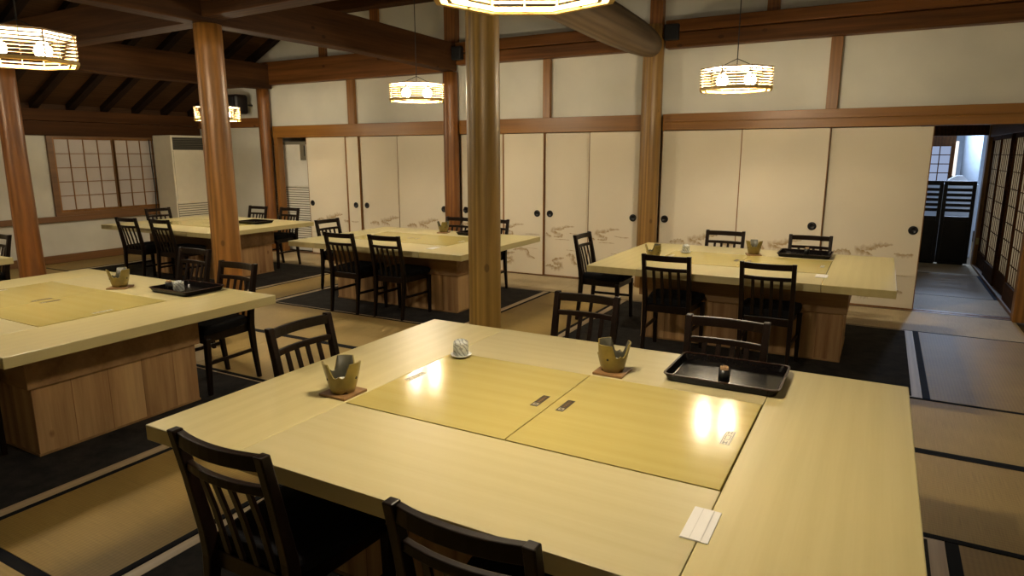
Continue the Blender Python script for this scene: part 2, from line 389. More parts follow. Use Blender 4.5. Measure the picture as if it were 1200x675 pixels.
# left wall
struct(one('wall_left', 'plaster_grey',
    (XL - 0.1, XL, YB, 5.03, 0, 2.10), (XL - 0.1, XL, 6.86, D + 0.1, 0, 2.10), (XL - 0.1, XL, 5.03, 6.86, 0, 0.60), (XL - 0.1, XL, 5.03, 6.86, 1.77, 2.10)))
struct(one('trim_1', 'dark_y', (XL, XL + 0.10, YB, D - 0.01, 1.77, 1.96), (XL, XL + 0.13, YB, D - 0.01, 1.965, 2.12), bevel=0.004))
struct(one('eave_board', 'roof', (XL - 0.1, XL - 0.002, YB, D, 2.101, 2.20)))
struct(one('baseboard_left', 'trim_y', (XL, XL + 0.03, YB, D - 0.01, 0.0, 0.11), bevel=0.003))
struct(one('trim_2', 'trim_y', (XL, XL + 0.05, YB, 7.28, 0.575, 0.655), bevel=0.003))

# window of the left wall: two shoji sashes
win = struct(one('window_1', 'shoji', (XL - 0.03, XL - 0.022, 5.06, 6.84, 0.68, 1.75)))
bmf = BM()
for y0, y1 in ((5.02, 5.09), (6.80, 6.87)): box(bmf, XL - 0.04, XL + 0.04, y0, y1, 0.655, 1.77)
box(bmf, XL - 0.04, XL + 0.04, 5.09, 6.80, 0.655, 0.70)
box(bmf, XL - 0.04, XL + 0.04, 5.09, 6.80, 1.745, 1.77)
obj('window_frame', bmf, 'trim_y', win)
for ya, yb in ((5.09, 5.955), (5.935, 6.80)):
    bms = BM()
    for s0, s1 in ((ya, ya + 0.03), (yb - 0.03, yb)): box(bms, XL - 0.018, XL + 0.018, s0, s1, 0.70, 1.745)
    box(bms, XL - 0.018, XL + 0.018, ya + 0.03, yb - 0.03, 0.70, 0.735); box(bms, XL - 0.018, XL + 0.018, ya + 0.03, yb - 0.03, 1.72, 1.745)
    for i in range(1, 4):
        yy = ya + 0.03 + (yb - ya - 0.06) * i / 4
        box(bms, XL - 0.02, XL - 0.006, yy - 0.005, yy + 0.005, 0.735, 1.72)
    for i in range(1, 5):
        zz = 0.735 + 0.985 * i / 5
        box(bms, XL - 0.021, XL - 0.007, ya + 0.03, yb - 0.03, zz - 0.005, zz + 0.005)
    obj('window_sash', bms, 'trim_z', win)

# back wall
def gable(bm, xa, xb, zb, y0, y1):
    n = 8 if xa < -4.2 < xb else 1
    xs = [xa] + ([-4.2] if xa < -4.2 < xb else []) + [xb]
    top = [(x, roof_z(x) + 0.08) for x in xs]
    prof = [(xa, zb), (xb, zb)] + list(reversed(top))
    loft(bm, [[(x, y, z) for x, z in prof] for y in (y0, y1)])
bm = BM()
gable(bm, XL - 0.1, XR + 0.3, ZK2 - 0.02, D + 0.04, D + 0.12)
box(bm, XL - 0.1, -8.50, D + 0.04, D + 0.12, 0.0, ZK2 - 0.02)
struct(obj('wall_back', bm, 'plaster'))
struct(one('baseboard_back', 'trim_y', (XL + 0.03, -8.53, D, D + 0.04, 0, 0.09), bevel=0.003))
# lintel over the sliding doors
struct(one('trim_3', 'kamoi', (-8.31, -5.07, D - 0.03, D + 0.12, ZK1, ZK2 - 0.005), bevel=0.004))
struct(one('trim_4', 'kamoi', (-4.86, -2.43, D - 0.03, D + 0.12, ZK1, ZK2 - 0.005), bevel=0.004))
struct(one('trim_5', 'kamoi', (-2.18, XR + 0.28, D - 0.03, D + 0.12, ZK1, 1.842), (-2.18, XR + 0.28, D - 0.034, D + 0.12, 1.850, ZK2 - 0.005), (-2.18, XR + 0.28, D - 0.02, D + 0.12, 1.842, 1.850), bevel=0.002))
struct(one('trim_6', 'wallbeam', (XL, -8.52, D - 0.05, D + 0.04, 1.93, 2.07), bevel=0.004))
# heavy wall beams
struct(one('trim_7', 'wallbeam', (XL, -5.08, D - 0.10, D + 0.04, 2.54, 2.87), bevel=0.01))
struct(one('trim_8', 'wallbeam', (-4.85, -2.44, D - 0.10, D + 0.04, 2.612, 2.745), (-4.85, -2.44, D - 0.115, D + 0.04, 2.752, 2.88), bevel=0.01))
struct(one('trim_9', 'wallbeam', (-2.17, XR + 0.28, D - 0.10, D + 0.04, 2.612, 2.76), (-2.17, XR + 0.28, D - 0.115, D + 0.04, 2.768, 2.89), bevel=0.01))
struct(one('trim_10', 'beam_x', (-7.6, -2.9, D - 0.16, D + 0.04, 3.43, 3.66), bevel=0.01))
# small wall studs between the beams
k = 11
for x0, x1, z0, z1, mt in ((-3.665, -3.57, ZK2, 2.61, 'trim_z'), (-0.56, -0.455, ZK2, 2.61, 'trim_z'), (-6.775, -6.65, ZK2, 2.54, 'trim_z'),
                       (-1.17, -1.05, 2.89, 4.0, 'pillar_red'), (-7.27, -7.15, 2.87, 3.6, 'pillar_red'), (-6.30, -6.17, 2.87, 3.43, 'pillar_red')):
    struct(one('trim_%d' % k, mt, (x0, x1, D - 0.015, D + 0.04, z0 - 0.004, z1), bevel=0.003)); k += 1
# slender jamb next to the left post
struct(one('trim_%d' % k, 'trim_z', (-8.30, -8.22, D - 0.03, D + 0.08, 0, ZK1), bevel=0.003)); k += 1
# sill / track under the sliding doors
struct(one('trim_%d' % k, 'trim_y', (-8.22, XR - 0.04, D - 0.02, D + 0.11, -0.03, 0.002), (-8.22, XR - 0.04, D + 0.018, D + 0.024, 0.002, 0.006), (-8.22, XR - 0.04, D + 0.055, D + 0.061, 0.002, 0.006))); k += 1

# right wall and rear wall (behind and beside the camera), closing the room
struct(one('wall_right', 'plaster', (XR + 0.18, XR + 0.28, YB, D + 0.04, 0, 3.1)))
struct(one('wall_rear', 'plaster', (XL - 0.1, XR + 0.3, YB - 0.1, YB, 0, 2.6)))
bm = BM(); gable(bm, XL - 0.1, XR + 0.3, 2.6, YB - 0.1, YB); struct(obj('wall_rear', bm, 'plaster'))
# corner post at the right end of the door wall
struct(one('trim_%d' % k, 'pillar', (XR - 0.05, XR + 0.18, D - 0.10, D + 0.04, 0, ZK1), bevel=0.006)); k += 1

# the passage behind the doors
struct(one('wall_passage', 'plaster', (-8.6, 0.30, 8.42, 8.48, 0, 2.5), (0.24, 0.30, 8.48, 10.9, 0, 2.5), (-8.66, -8.6, D + 0.12, 8.48, 0, 2.5)))
struct(one('ceiling_passage', 'roof', (-8.66, XR + 0.3, D + 0.12, 10.95, 2.5, 2.56)))
struct(one('wall_passage_end', 'plaster', (0.24, XR + 0.3, 10.88, 10.98, 1.90, 2.5)))
struct(one('trim_%d' % k, 'dark_y', (0.24, 1.166, 10.82, 10.96, 1.742, 1.91), bevel=0.003)); k += 1
pe = struct(one('trim_%d' % k, 'pillar', (1.168, 1.25, 10.80, 10.96, 0, 1.92), bevel=0.004)); k += 1
struct(one('trim_%d' % k, 'trim_y', (XR - 0.02, XR + 0.12, D + 0.06, 10.78, 1.72, 1.90), bevel=0.003)); k += 1
struct(one('wall_passage_right', 'plaster', (XR + 0.05, XR + 0.3, D + 0.12, 10.96, 1.90, 2.5)))
tag(one('door_plate', 'yellow_tag', (1.180, 1.225, 10.792, 10.799, 0.30, 0.39), bevel=0.002), 'small yellowed plate fixed low on the brown post at the end of the passage', 'plate')

# shoji screens along the right side of the passage
pan = [7.46, 8.27, 9.08, 9.89, 10.79]
for i, (ya, yb) in enumerate(zip(pan, pan[1:])):
    off = 0.0 if i % 2 == 0 else 0.025
    sh = struct(one('door_%d' % (i + 1), 'shoji_thin', (XR + 0.012 + off, XR + 0.016 + off, ya, yb, 0.20, 1.72)), 'shoji screen')
    bms = BM()
    x0, x1 = XR - 0.012 + off, XR + 0.03 + off
    x0 = XR - 0.012 + off; x1 = XR + 0.011 + off
    box(bms, x0, x1 + .01, ya, ya + 0.04, 0.03, 1.72); box(bms, x0, x1 + .01, yb - 0.04, yb, 0.03, 1.72)
    box(bms, x0, x1 + .01, ya + 0.055, yb - 0.055, 0.03, 0.22); box(bms, x0, x1 + .01, ya + 0.055, yb - 0.055, 1.67, 1.72)
    obj('door_frame', bms, 'dark_y', sh)
    bms = BM()
    for j in range(1, 6):
        yy = ya + 0.055 + (yb - ya - 0.11) * j / 6; box(bms, x0 + 0.017, x1, yy - 0.004, yy + 0.004, 0.22, 1.67)
    for j in range(1, 8):
        zz = 0.22 + 1.45 * j / 8; box(bms, x0 + 0.015, x1 - 0.002, ya + 0.055, yb - 0.055, zz - 0.005, zz + 0.005)
    obj('lattice', bms, 'dark_y', sh)
struct(one('trim_%d' % k, 'trim_y', (XR - 0.03, XR + 0.05, D + 0.12, 10.78, -0.03, 0.03))); k += 1
struct(one('wall_outer_corridor', 'plaster', (XR + 0.25, XR + 0.3, D + 0.12, 10.96, 0, 1.90)))

# far room with daylight
struct(one('wall_far', 'room_white', (-1.6, 3.0, 15.9, 16.0, 0, 2.6), (-1.7, -1.6, 10.98, 16.0, 0, 2.6), (3.0, 3.1, 10.98, 16.0, 0, 2.6), (-1.6, 0.24, 10.9, 10.98, 0, 2.6), (XR + 0.3, 3.0, 10.9, 10.98, 0, 2.6)))
struct(one('ceiling_far', 'roof', (-1.7, 3.1, 10.9, 16.0, 2.56, 2.62)))
struct(one('wall_far_partition', 'dark_y', (-1.6, 1.06, 14.06, 14.12, 0, 2.56)))
wf = struct(one('window_2', 'shoji_lit' if 'shoji_lit' in M else 'shoji', (0.0, 1.0, 14.035, 14.05, 0.55, 1.64)))
bms = BM()
for i in range(0, 7):
    xx = 0.0 + 1.0 * i / 6; box(bms, xx - 0.008, xx + 0.008, 14.02, 14.034, 0.55, 1.64)
for i in range(0, 8):
    zz = 0.55 + 1.09 * i / 7; box(bms, 0.0, 1.0, 14.021, 14.035, zz - 0.008, zz + 0.008)
obj('window_frame', bms, 'dark_y', wf)

# ================================================================= FLOOR MATS
def mat_x(x0, x1, y0, y1, label, m='tat_x', heri='heri', both=True, hw=0.032):
    r = tag(one('tatami_mat', m, (x0 + 0.002, x1 - 0.002, y0 + hw, y1 - hw, -0.03, 0.0)), label, 'tatami mat')
    for a, b_ in ((y0 + 0.001, y0 + hw), (y1 - hw, y1 - 0.001)):
        one('cloth_border', heri, (x0 + 0.002, x1 - 0.002, a, b_, -0.03, 0.0012), parent=r)
    return r
def mat_y(x0, x1, y0, y1, label, m='tat_y', heri='heri', hw=0.032):
    r = tag(one('tatami_mat', m, (x0 + hw, x1 - hw, y0 + 0.002, y1 - 0.002, -0.03, 0.0)), label, 'tatami mat')
    for a, b_ in ((x0 + 0.001, x0 + hw), (x1 - hw, x1 - 0.001)):
        one('cloth_border', heri, (a, b_, y0 + 0.002, y1 - 0.002, -0.03, 0.0012), parent=r)
    return r
# cross aisle between the table rows (two rows of mats)
aisle_x = [XL + 0.01, -8.0, -6.15, -4.3, -2.45, -0.62, XR - 0.02 + 0.19]
names_n = ['tan tatami mat of the cross aisle nearest the left wall, far row', 'tan tatami mat of the far aisle row before the left rear table',
           'tan tatami mat of the far aisle row, left before the middle rear table', 'tan tatami mat in front of the middle rear table, striped by chair shadows',
           'tan tatami mat just behind the grey central pillar, before the right rear table', 'tan tatami mat at the right edge before the dark carpet of the right rear table']
names_f = ['tan tatami mat of the near aisle row beside the left wall', 'tan tatami mat of the near aisle row around the leftmost pillar',
           'tan tatami mat of the near aisle row beside the orange pillar', 'tan tatami mat between the left foreground table and the central pillar',
           'tan tatami mat of the near aisle row under the grey central pillar', 'dull tan tatami mat right of the foreground table between two black borders']
for i in range(6):
    mat_x(aisle_x[i], aisle_x[i + 1], 3.79, 4.665, names_n[i])
    mat_x(aisle_x[i], aisle_x[i + 1], 2.89, 3.79, names_f[i])
# wall row along the sliding doors
wx = [XL + 0.01, -8.52, -6.7, -4.88, -3.06, -1.2, XR - 0.02 + 0.0]
wn = ['pale tatami mat in the rear corner under the wall air conditioner', 'pale tatami mat in front of the recessed air conditioner',
      'pale tatami mat along the doors behind the middle rear table', 'pale tatami mat at the foot of the cloud painted doors between the two posts',
      'pale tatami mat at the foot of the doors behind the right rear table', 'pale greyish tatami mat right before the open doorway']
for i in range(6):
    mat_x(wx[i], wx[i + 1], 6.50, D - 0.02, wn[i], 'tat_pale', hw=0.012)
# mats between the carpets
mat_y(-3.135, -2.285, 4.67, 6.498, 'brown tatami mat between the middle and right rear tables')
mat_y(-6.13, -5.50, 4.67, 6.498, 'narrow tan tatami mat between the left and middle rear tables')
mat_y(XL + 0.01, -9.32, 4.67, 6.498, 'tan tatami mat under the shoji window by the left wall')
mat_y(0.35, XR + 0.02, 4.67, 6.498, 'glossy brown tatami mat with a blue border beside the right rear carpet', heri='heri_blue', hw=0.04)
mat_y(-3.13, -2.29, 1.06, 2.886, 'tan tatami mat between the two foreground tables')
mat_y(-6.13, -5.50, 1.06, 2.886, 'tan tatami mat left of the left foreground table')
mat_y(XL + 0.01, -9.32, 1.06, 2.886, 'tan tatami mat beside the left wall in the near row')
mat_y(0.35, XR + 0.17, 1.06, 2.886, 'dark brown tatami mat at the lower right corner', hw=0.045)
for i in range(6):
    mat_x(aisle_x[i], aisle_x[i + 1], 0.15, 1.06, ['tatami mat of the front row by the left wall', 'tatami mat of the front row below the leftmost table', 'tatami mat of the front row left of the left foreground table',
          'tatami mat at the lower left corner crossed by a thick black border', 'tatami mat under the foreground chairs', 'tatami mat below the right end of the foreground table'][i], hw=0.045)
    mat_x(aisle_x[i], aisle_x[i + 1], -3.0, 0.15, ['tatami mat behind the viewer, first from the left wall', 'tatami mat behind the viewer, second from the left wall', 'tatami mat behind the viewer, third from the left wall',
          'tatami mat behind the viewer, fourth from the left wall', 'tatami mat behind the viewer, fifth from the left wall', 'tatami mat behind the viewer, beside the right wall'][i])
# passage mats
mat_x(0.30, XR - 0.03, D + 0.12, 8.34, 'pale tatami mat just inside the open doorway', 'tat_pale', hw=0.01)
mat_y(0.30, XR - 0.03, 8.345, 9.92, 'shiny ribbed tatami mat in the passage with a blue border', hw=0.03, heri='heri_blue')
mat_x(0.30, XR - 0.03, 9.925, 10.95, 'pale tatami mat before the black louvred gates', 'tat_pale', hw=0.01)

# carpets let into the floor under each table, with pale edging strips
def carpet(x0, x1, y0, y1, label, ends=True):
    r = tag(one('floor_carpet', 'carpet', (x0, x1, y0, y1, -0.03, -0.001)), label, 'carpet')
    s = 0.058
    one('edging_strip', 'strip_y', (x0 - s, x0, y0 - 0.012, y1 + 0.012, -0.03, 0.001), parent=r)
    one('edging_strip', 'strip_y', (x1, x1 + s, y0 - 0.012, y1 + 0.012, -0.03, 0.001), parent=r)
    one('edging_strip', 'strip_x', (x0, x1, y0 - 0.012, y0, -0.03, 0.001), parent=r)
    one('edging_strip', 'strip_x', (x0, x1, y1, y1 + 0.012, -0.03, 0.001), parent=r)
carpet(-2.225, 0.290, 1.075, 2.872, 'black carpet under the large foreground table')
carpet(-2.225, 0.290, 4.68, 6.485, 'black carpet under the right rear table')
carpet(-5.44, -3.195, 4.68, 6.485, 'black carpet under the middle rear table')
carpet(-9.26, -6.19, 4.68, 6.485, 'black carpet under the left rear table')
carpet(-5.44, -3.195, 1.075, 2.872, 'black carpet under the left foreground table')
carpet(-9.26, -6.19, 1.075, 2.872, 'black carpet under the table at the left edge of the picture')

# ================================================================= SLIDING DOORS
def ribbon(bm, pts, w, y, lay, x0, xmax, ink=1.0):
    P = [(x0 + p[0], p[1]) for p in pts]
    # smooth the polyline
    for _ in range(2):
        Q = [P[0]]
        for a, b_ in zip(P, P[1:]):
            Q.append((a[0] * .75 + b_[0] * .25, a[1] * .75 + b_[1] * .25)); Q.append((a[0] * .25 + b_[0] * .75, a[1] * .25 + b_[1] * .75))
        Q.append(P[-1]); P = Q
    P = [p for p in P if p[0] < xmax - 0.015 and p[0] > x0 + 0.012]
    if len(P) < 3: return
    rows = []
    n = len(P)
    for i, p in enumerate(P):
        a = P[max(0, i - 1)]; b_ = P[min(n - 1, i + 1)]
        t = Vector((b_[0] - a[0], b_[1] - a[1]))
        if t.length < 1e-6: t = Vector((1, 0))
        t.normalize(); nn = Vector((-t.y, t.x))
        ww = w * (0.35 + 0.65 * abs(math.sin(i * 1.1 + len(pts)))) * min(1, 4 * i / n + .15, 4 * (n - 1 - i) / n + .15)
        rows.append([bm.verts.new((p[0] + nn.x * s * ww, y - i * 2e-5, p[1] + nn.y * s * ww)) for s in (-1.6, -0.3, 0.5, 1.0)])
    for a, b_ in zip(rows, rows[1:]):
        for j in range(3):
            try: f = bm.faces.new((a[j], b_[j], b_[j + 1], a[j + 1]))
            except ValueError: continue
            f.material_index = 2
    for rr in rows:
        for j, v in enumerate(rr): v[lay] = (0.0, 0.75 * ink, 1.0 * ink, 0.0)[j]

U1 = [(0.133, 0.521), (0.194, 0.535), (0.239, 0.546), (0.271, 0.537), (0.304, 0.507)]
U2 = [(0.664, 0.63), (0.592, 0.622), (0.527, 0.616), (0.507, 0.589), (0.463, 0.583), (0.337, 0.566), (0.376, 0.552), (0.438, 0.539), (0.5, 0.512)]
U3 = [(0.68, 0.546), (0.746, 0.53), (0.803, 0.534), (0.844, 0.544)]
LR = [(0.385, 0.121), (0.432, 0.112), (0.463, 0.106), (0.5, 0.115)]
LR2 = [(0.723, 0.181), (0.754, 0.167), (0.79, 0.162)]
L1 = [(0.023, 0.119), (0.07, 0.138), (0.118, 0.116), (0.166, 0.098), (0.236, 0.122), (0.227, 0.165), (0.164, 0.158), (0.117, 0.199), (0.187, 0.226), (0.273, 0.242)]
L2 = [(0.303, 0.27), (0.364, 0.289), (0.411, 0.261), (0.388, 0.227), (0.412, 0.186), (0.45, 0.175)]
S1 = [(0.404, 0.635), (0.267, 0.628), (0.252, 0.599), (0.105, 0.591), (0.113, 0.564), (0.207, 0.533), (0.253, 0.519), (0.207, 0.498), (0.129, 0.503)]
T1 = [(0.027, 0.545), (0.051, 0.51), (0.098, 0.499)]
T2 = [(0.145, 0.466), (0.254, 0.471), (0.346, 0.468)]
T3 = [(0.30, 0.345), (0.40, 0.34), (0.52, 0.335)]
shift = lambda l, dx, dz=0: [(a + dx, b_ + dz) for a, b_ in l]

dn = [5]
def fusuma(x0, x1, hx, front, motif, lw=0.008, rw=0.008):
    y0, y1 = (D - 0.012, D + 0.012) if front else (D + 0.022, D + 0.046)
    bm = BM(); lay = bm.verts.layers.float.new('ink')
    box(bm, x0 + lw, x1 - rw, y0, y1, 0.012, 1.752, 0)
    box(bm, x0, x0 + lw, y0 - 0.002, y1 + 0.002, 0.004, 1.758, 1)
    box(bm, x1 - rw, x1, y0 - 0.002, y1 + 0.002, 0.004, 1.758, 1)
    box(bm, x0 + lw, x1 - rw, y0 - 0.002, y1 + 0.002, 0.004, 0.014, 1)
    yy = y0 - 0.0006
    for q, (pts, w) in enumerate(motif): ribbon(bm, pts, w, yy - q * 0.0004, lay, x0, x1)
    d = struct(obj('door_%d' % dn[0], bm, ['paper', 'trim_z', 'ink'])); dn[0] += 1
    bm = BM()
    n = 28; r = 0.042
    rg = []
    for rr, dy in ((0.0, -0.001), (0.022, -0.001), (0.024, -0.004), (0.030, -0.004), (0.032, -0.002), (0.038, -0.005), (0.042, -0.0035), (0.042, 0.001)):
        if rr == 0: rg.append([bm.verts.new((hx, y0 + dy, 0.78))])
        else: rg.append([bm.verts.new((hx + rr * math.cos(2 * PI * i / n), y0 + dy, 0.78 + rr * math.sin(2 * PI * i / n))) for i in range(n)])
    for a, b_ in zip(rg, rg[1:]):
        for i in range(n):
            j = (i + 1) % n
            f = bm.faces.new((a[0], b_[i], b_[j])) if len(a) == 1 else bm.faces.new((a[i], b_[i], b_[j], a[j]))
            f.smooth = True
    obj('door_pull', bm, 'louver', d)
W, Wn = 0.034, 0.022
full = [(U1, W), (U2, W), (U3, Wn), (LR, W), (LR2, Wn), (shift(L1, 0.02), 0.013), ([(0.02, 0.335), (0.3, 0.334), (0.6, 0.333), (0.87, 0.332)], 0.005)]
narr = [(S1, 0.026), (T1, 0.02), (T2, 0.006), (L1, 0.032), (L2, 0.032), (T3, 0.005), (shift([(0.60, 0.555), (0.70, 0.54), (0.78, 0.545)], -0.26), 0.008)]
narr2 = [(shift(S1, -0.10), 0.025), (shift(L1, -0.10, 0.03), 0.032), (shift([(0.10, 0.30), (0.22, 0.33), (0.33, 0.30), (0.30, 0.25), (0.42, 0.21)], 0.05), 0.026), (shift(T2, 0.18, 0.05), 0.005), (T3, 0.003)]
far = [(shift(U1, 0.02), W), (shift(U2, -0.02), W), (U3, Wn), (LR, W)]
fusuma(-2.19, -1.335, -2.127, False, full)
fusuma(-1.335, -0.492, -0.588, True, full)
fusuma(-0.515, 0.378, 0.302, False, full, lw=0.028)
fusuma(-4.87, -4.215, -4.81, False, narr2)
fusuma(-4.225, -3.645, -3.731, True, narr2, lw=0.022)
fusuma(-3.645, -3.05, -3.572, False, narr)
fusuma(-3.05, -2.41, -2.489, True, narr)
fusuma(-7.665, -6.835, -7.60, False, full)
fusuma(-6.86, -6.605, -6.698, True, [([(0.05, 0.545), (0.1, 0.53), (0.2, 0.54)], 0.01)], lw=0.028)
fusuma(-6.605, -5.904, -6.519, False, full)
fusuma(-5.904, -5.05, -5.139, True, full)
# horizontal paper joint near the foot of the right door
# ================================================================= POSTS AND BEAMS
def round_post(name, x, y, z0, z1, r0, r1, mat, label, n=14, wob=0.004, cat='pillar', struct_k=False):
    bm = BM(); rings = []
    rnd = random.Random(int(abs(x) * 1000))
    ph = [rnd.uniform(0, 6) for _ in range(n)]
    st = 14
    for i in range(st + 1):
        t = i / st; r = r0 + (r1 - r0) * t + (0.012 * (1 - t / 0.15) if t < 0.15 and z0 < 0.1 and wob else 0)
        rings.append([((r + wob * math.sin(ph[k] + t * 3)) * math.cos(2 * PI * k / n) + x * 0, (r + wob * math.sin(ph[k] + t * 3)) * math.sin(2 * PI * k / n), z0 + (z1 - z0) * t) for k in range(n)])
    loft(bm, rings, smooth=True)
    o = obj(name, bm, mat, loc=(x, y, 0))
    tag(o, label, cat)
    return o
round_post('pillar', -2.30, 3.76, -0.03, 2.52, 0.109, 0.106, 'pillar_grey', 'thick greyish olive round pillar standing in the middle of the room', n=36, wob=0.0015)
round_post('pillar', -4.92, 3.76, -0.03, 2.54, 0.122, 0.106, 'pillar', 'glossy orange brown pillar in the aisle with beams crossing on its head', n=16)
round_post('pillar', -8.24, 3.76, -0.03, 2.47, 0.122, 0.108, 'pillar_red', 'leftmost reddish pillar, in front of the shoji window wall', n=16)
round_post('wall_post', -2.30, 7.31, -0.03, 2.86, 0.112, 0.112, 'pillar_tan', 'round brown post against the sliding doors behind the right rear table', n=32, wob=0.0015, cat='post')
round_post('wall_post', -4.96, 7.31, -0.03, 2.53, 0.098, 0.098, 'pillar_red', 'red brown post against the sliding doors behind the middle rear table', n=14, cat='post')
round_post('wall_post', -8.42, 7.31, -0.03, 2.50, 0.100, 0.086, 'pillar_red', 'slender red brown post between the two air conditioners', n=12, wob=0.007, cat='post')

def beam(name, mat, rings, label, bev=0.012):
    bm = BM(); loft(bm, rings)
    return tag(obj(name, bm, mat, bevel=bev), label, 'beam')
ys = [7.335, 5.5, 3.7, 1.5, -0.5, YB + 0.02]
beam('tie_beam', 'beam_y', [rect_y(y, -4.96, 2.70 + dz, 0.18, 0.34) for y, dz in zip(ys, (0.01, 0.03, 0.01, 0.02, 0.0, 0.0))], 'square brown tie beam running from the orange pillar to the red brown middle wall post')
beam('tie_beam', 'beam_y', [rect_y(y, -8.33, 2.64 + dz, 0.20, 0.36) for y, dz in zip(ys, (0.02, 0.0, 0.01, 0.02, 0.0, 0.0))], 'dark tie beam above the leftmost pillar, running to the corner wall post')
# the round log over the grey pillar
bm = BM(); rings = []
for y, z, r in ((7.31, 2.645, 0.100), (7.2, 2.65, 0.13), (7.05, 2.655, 0.15), (6.7, 2.66, 0.17), (6.0, 2.67, 0.182), (5.0, 2.69, 0.18), (3.8, 2.70, 0.175), (2.0, 2.70, 0.17), (0.0, 2.70, 0.17), (YB + 0.02, 2.68, 0.16)):
    rings.append([(-2.30 + r * 0.92 * math.cos(2 * PI * i / 20), y, z + r * math.sin(2 * PI * i / 20)) for i in range(20)])
loft(bm, rings, smooth=True)
tag(obj('log_beam', bm, 'log'), 'rough round log beam running over the grey pillar to the post at the doors', 'beam')
# cross beam over the three pillars
bm = BM()
loft(bm, [rect_x(x, 3.76, z, 0.19, 0.30) for x, z in ((XL + 0.02, 2.70), (-8.45, 2.70))]);
tag(obj('cross_beam', bm, 'beam_x', bevel=0.012), 'dark cross beam between the left wall and the leftmost pillar', 'beam')
bm = BM(); loft(bm, [rect_x(x, 3.76, z, 0.19, 0.30) for x, z in ((-8.22, 2.665), (-6.6, 2.68), (-5.06, 2.70))])
tag(obj('cross_beam', bm, 'beam_x', bevel=0.012), 'dark cross beam between the leftmost and the orange pillar', 'beam')
bm = BM(); loft(bm, [rect_x(x, 3.76, z, 0.19, 0.28) for x, z in ((-4.86, 2.72), (-3.6, 2.74), (-2.48, 2.74))])
tag(obj('cross_beam', bm, 'beam_x', bevel=0.012), 'brown cross beam between the orange and the grey pillar', 'beam')
bm = BM(); loft(bm, [rect_x(x, 3.76, z, 0.19, 0.28) for x, z in ((-2.12, 2.74), (XR + 0.16, 2.74))])
tag(obj('cross_beam', bm, 'beam_x', bevel=0.012), 'brown cross beam right of the grey pillar, above the picture', 'beam')
# upper struts over the wall posts
struct(one('trim_%d' % k, 'pillar_red', (-2.36, -2.22, D - 0.06, D + 0.04, 2.80, 4.1), bevel=0.004)); k += 1
struct(one('trim_%d' % k, 'pillar_red', (-5.05, -4.88, D - 0.06, D + 0.04, 2.88, 4.6), bevel=0.004)); k += 1
# black blocks at the beam joints beside the posts
tag(one('joint_block', 'black', (-4.86, -4.72, D - 0.19, D - 0.117, 2.66, 2.82), bevel=0.01), 'black block at the joint of the middle wall post', 'block')
tag(one('joint_block', 'black', (-2.16, -2.01, D - 0.19, D - 0.117, 2.68, 2.84), bevel=0.01), 'black block at the joint right of the round post at the doors', 'block')
tag(one('joint_block', 'black', (-8.56, -8.28, 7.10, 7.21, 2.56, 2.66), bevel=0.01), 'black block on top of the slender post by the corner', 'block')

# ================================================================= AIR CONDITIONERS, SPEAKER
ac = empty('air_conditioner', (-9.83, 6.93, 0.0015)); tag(ac, 'tall cream floor standing air conditioner beside the shoji window', 'air conditioner')
def ac_unit(p, w, d, h, topz, gz, panel=False, skin='ac'):
    # faces -Y locally
    one('cabinet', skin, (-w / 2, w / 2, -d / 2 + 0.012, d / 2, 0.0, h), parent=p, bevel=0.008)
    one('front_panel', skin, (-w / 2 + 0.02, w / 2 - 0.02, -d / 2 - 0.004, -d / 2 + 0.012, gz + 0.01, topz - 0.01), parent=p, bevel=0.004)
    bm = BM(); box(bm, -w / 2 + 0.03, w / 2 - 0.03, -d / 2 + 0.004, -d / 2 + 0.014, topz, h - 0.03, 0)
    for i in range(8):
        zz = topz + 0.012 + (h - 0.05 - topz) * i / 7
        box(bm, -w / 2 + 0.03, w / 2 - 0.03, -d / 2 - 0.006, -d / 2 + 0.006, zz - 0.004, zz + 0.002, 1)
    obj('air_outlet', bm, ['ac_dark', 'ac_line'], p)
    bm = BM(); box(bm, -w / 2 + 0.02, w / 2 - 0.02, -d / 2 + 0.002, -d / 2 + 0.013, 0.08, gz, 1)
    zz = 0.10
    while zz < gz - 0.01:
        box(bm, -w / 2 + 0.02, w / 2 - 0.02, -d / 2 - 0.006, -d / 2 + 0.004, zz, zz + 0.022, 0); zz += 0.036
    obj('intake_grille', bm, [skin, 'ac_line'], p)
    one('plinth', 'ac_dark', (-w / 2 + 0.01, w / 2 - 0.01, -d / 2 + 0.02, d / 2 - 0.01, 0.0, 0.03), parent=p)
    if panel:
        c = one('control_panel', 'ac_line', (w / 2 - 0.19, w / 2 - 0.07, -d / 2 - 0.008, -d / 2 - 0.004, h - 0.28, h - 0.04), parent=p)
        one('display', 'ac_dark', (w / 2 - 0.105, w / 2 - 0.085, -d / 2 - 0.010, -d / 2 - 0.008, h - 0.22, h - 0.06), parent=c)
ac_unit(ac, 0.82, 0.46, 1.80, 1.58, 0.76)
ac.rotation_euler = (0, 0, PI / 2)
ac2 = empty('air_conditioner', (-8.16, 7.72, 0.0015)); tag(ac2, 'white air conditioner set back in the opening left of the doors', 'air conditioner')
ac_unit(ac2, 0.80, 0.34, 1.70, 1.69, 1.0, True, 'ac_white')
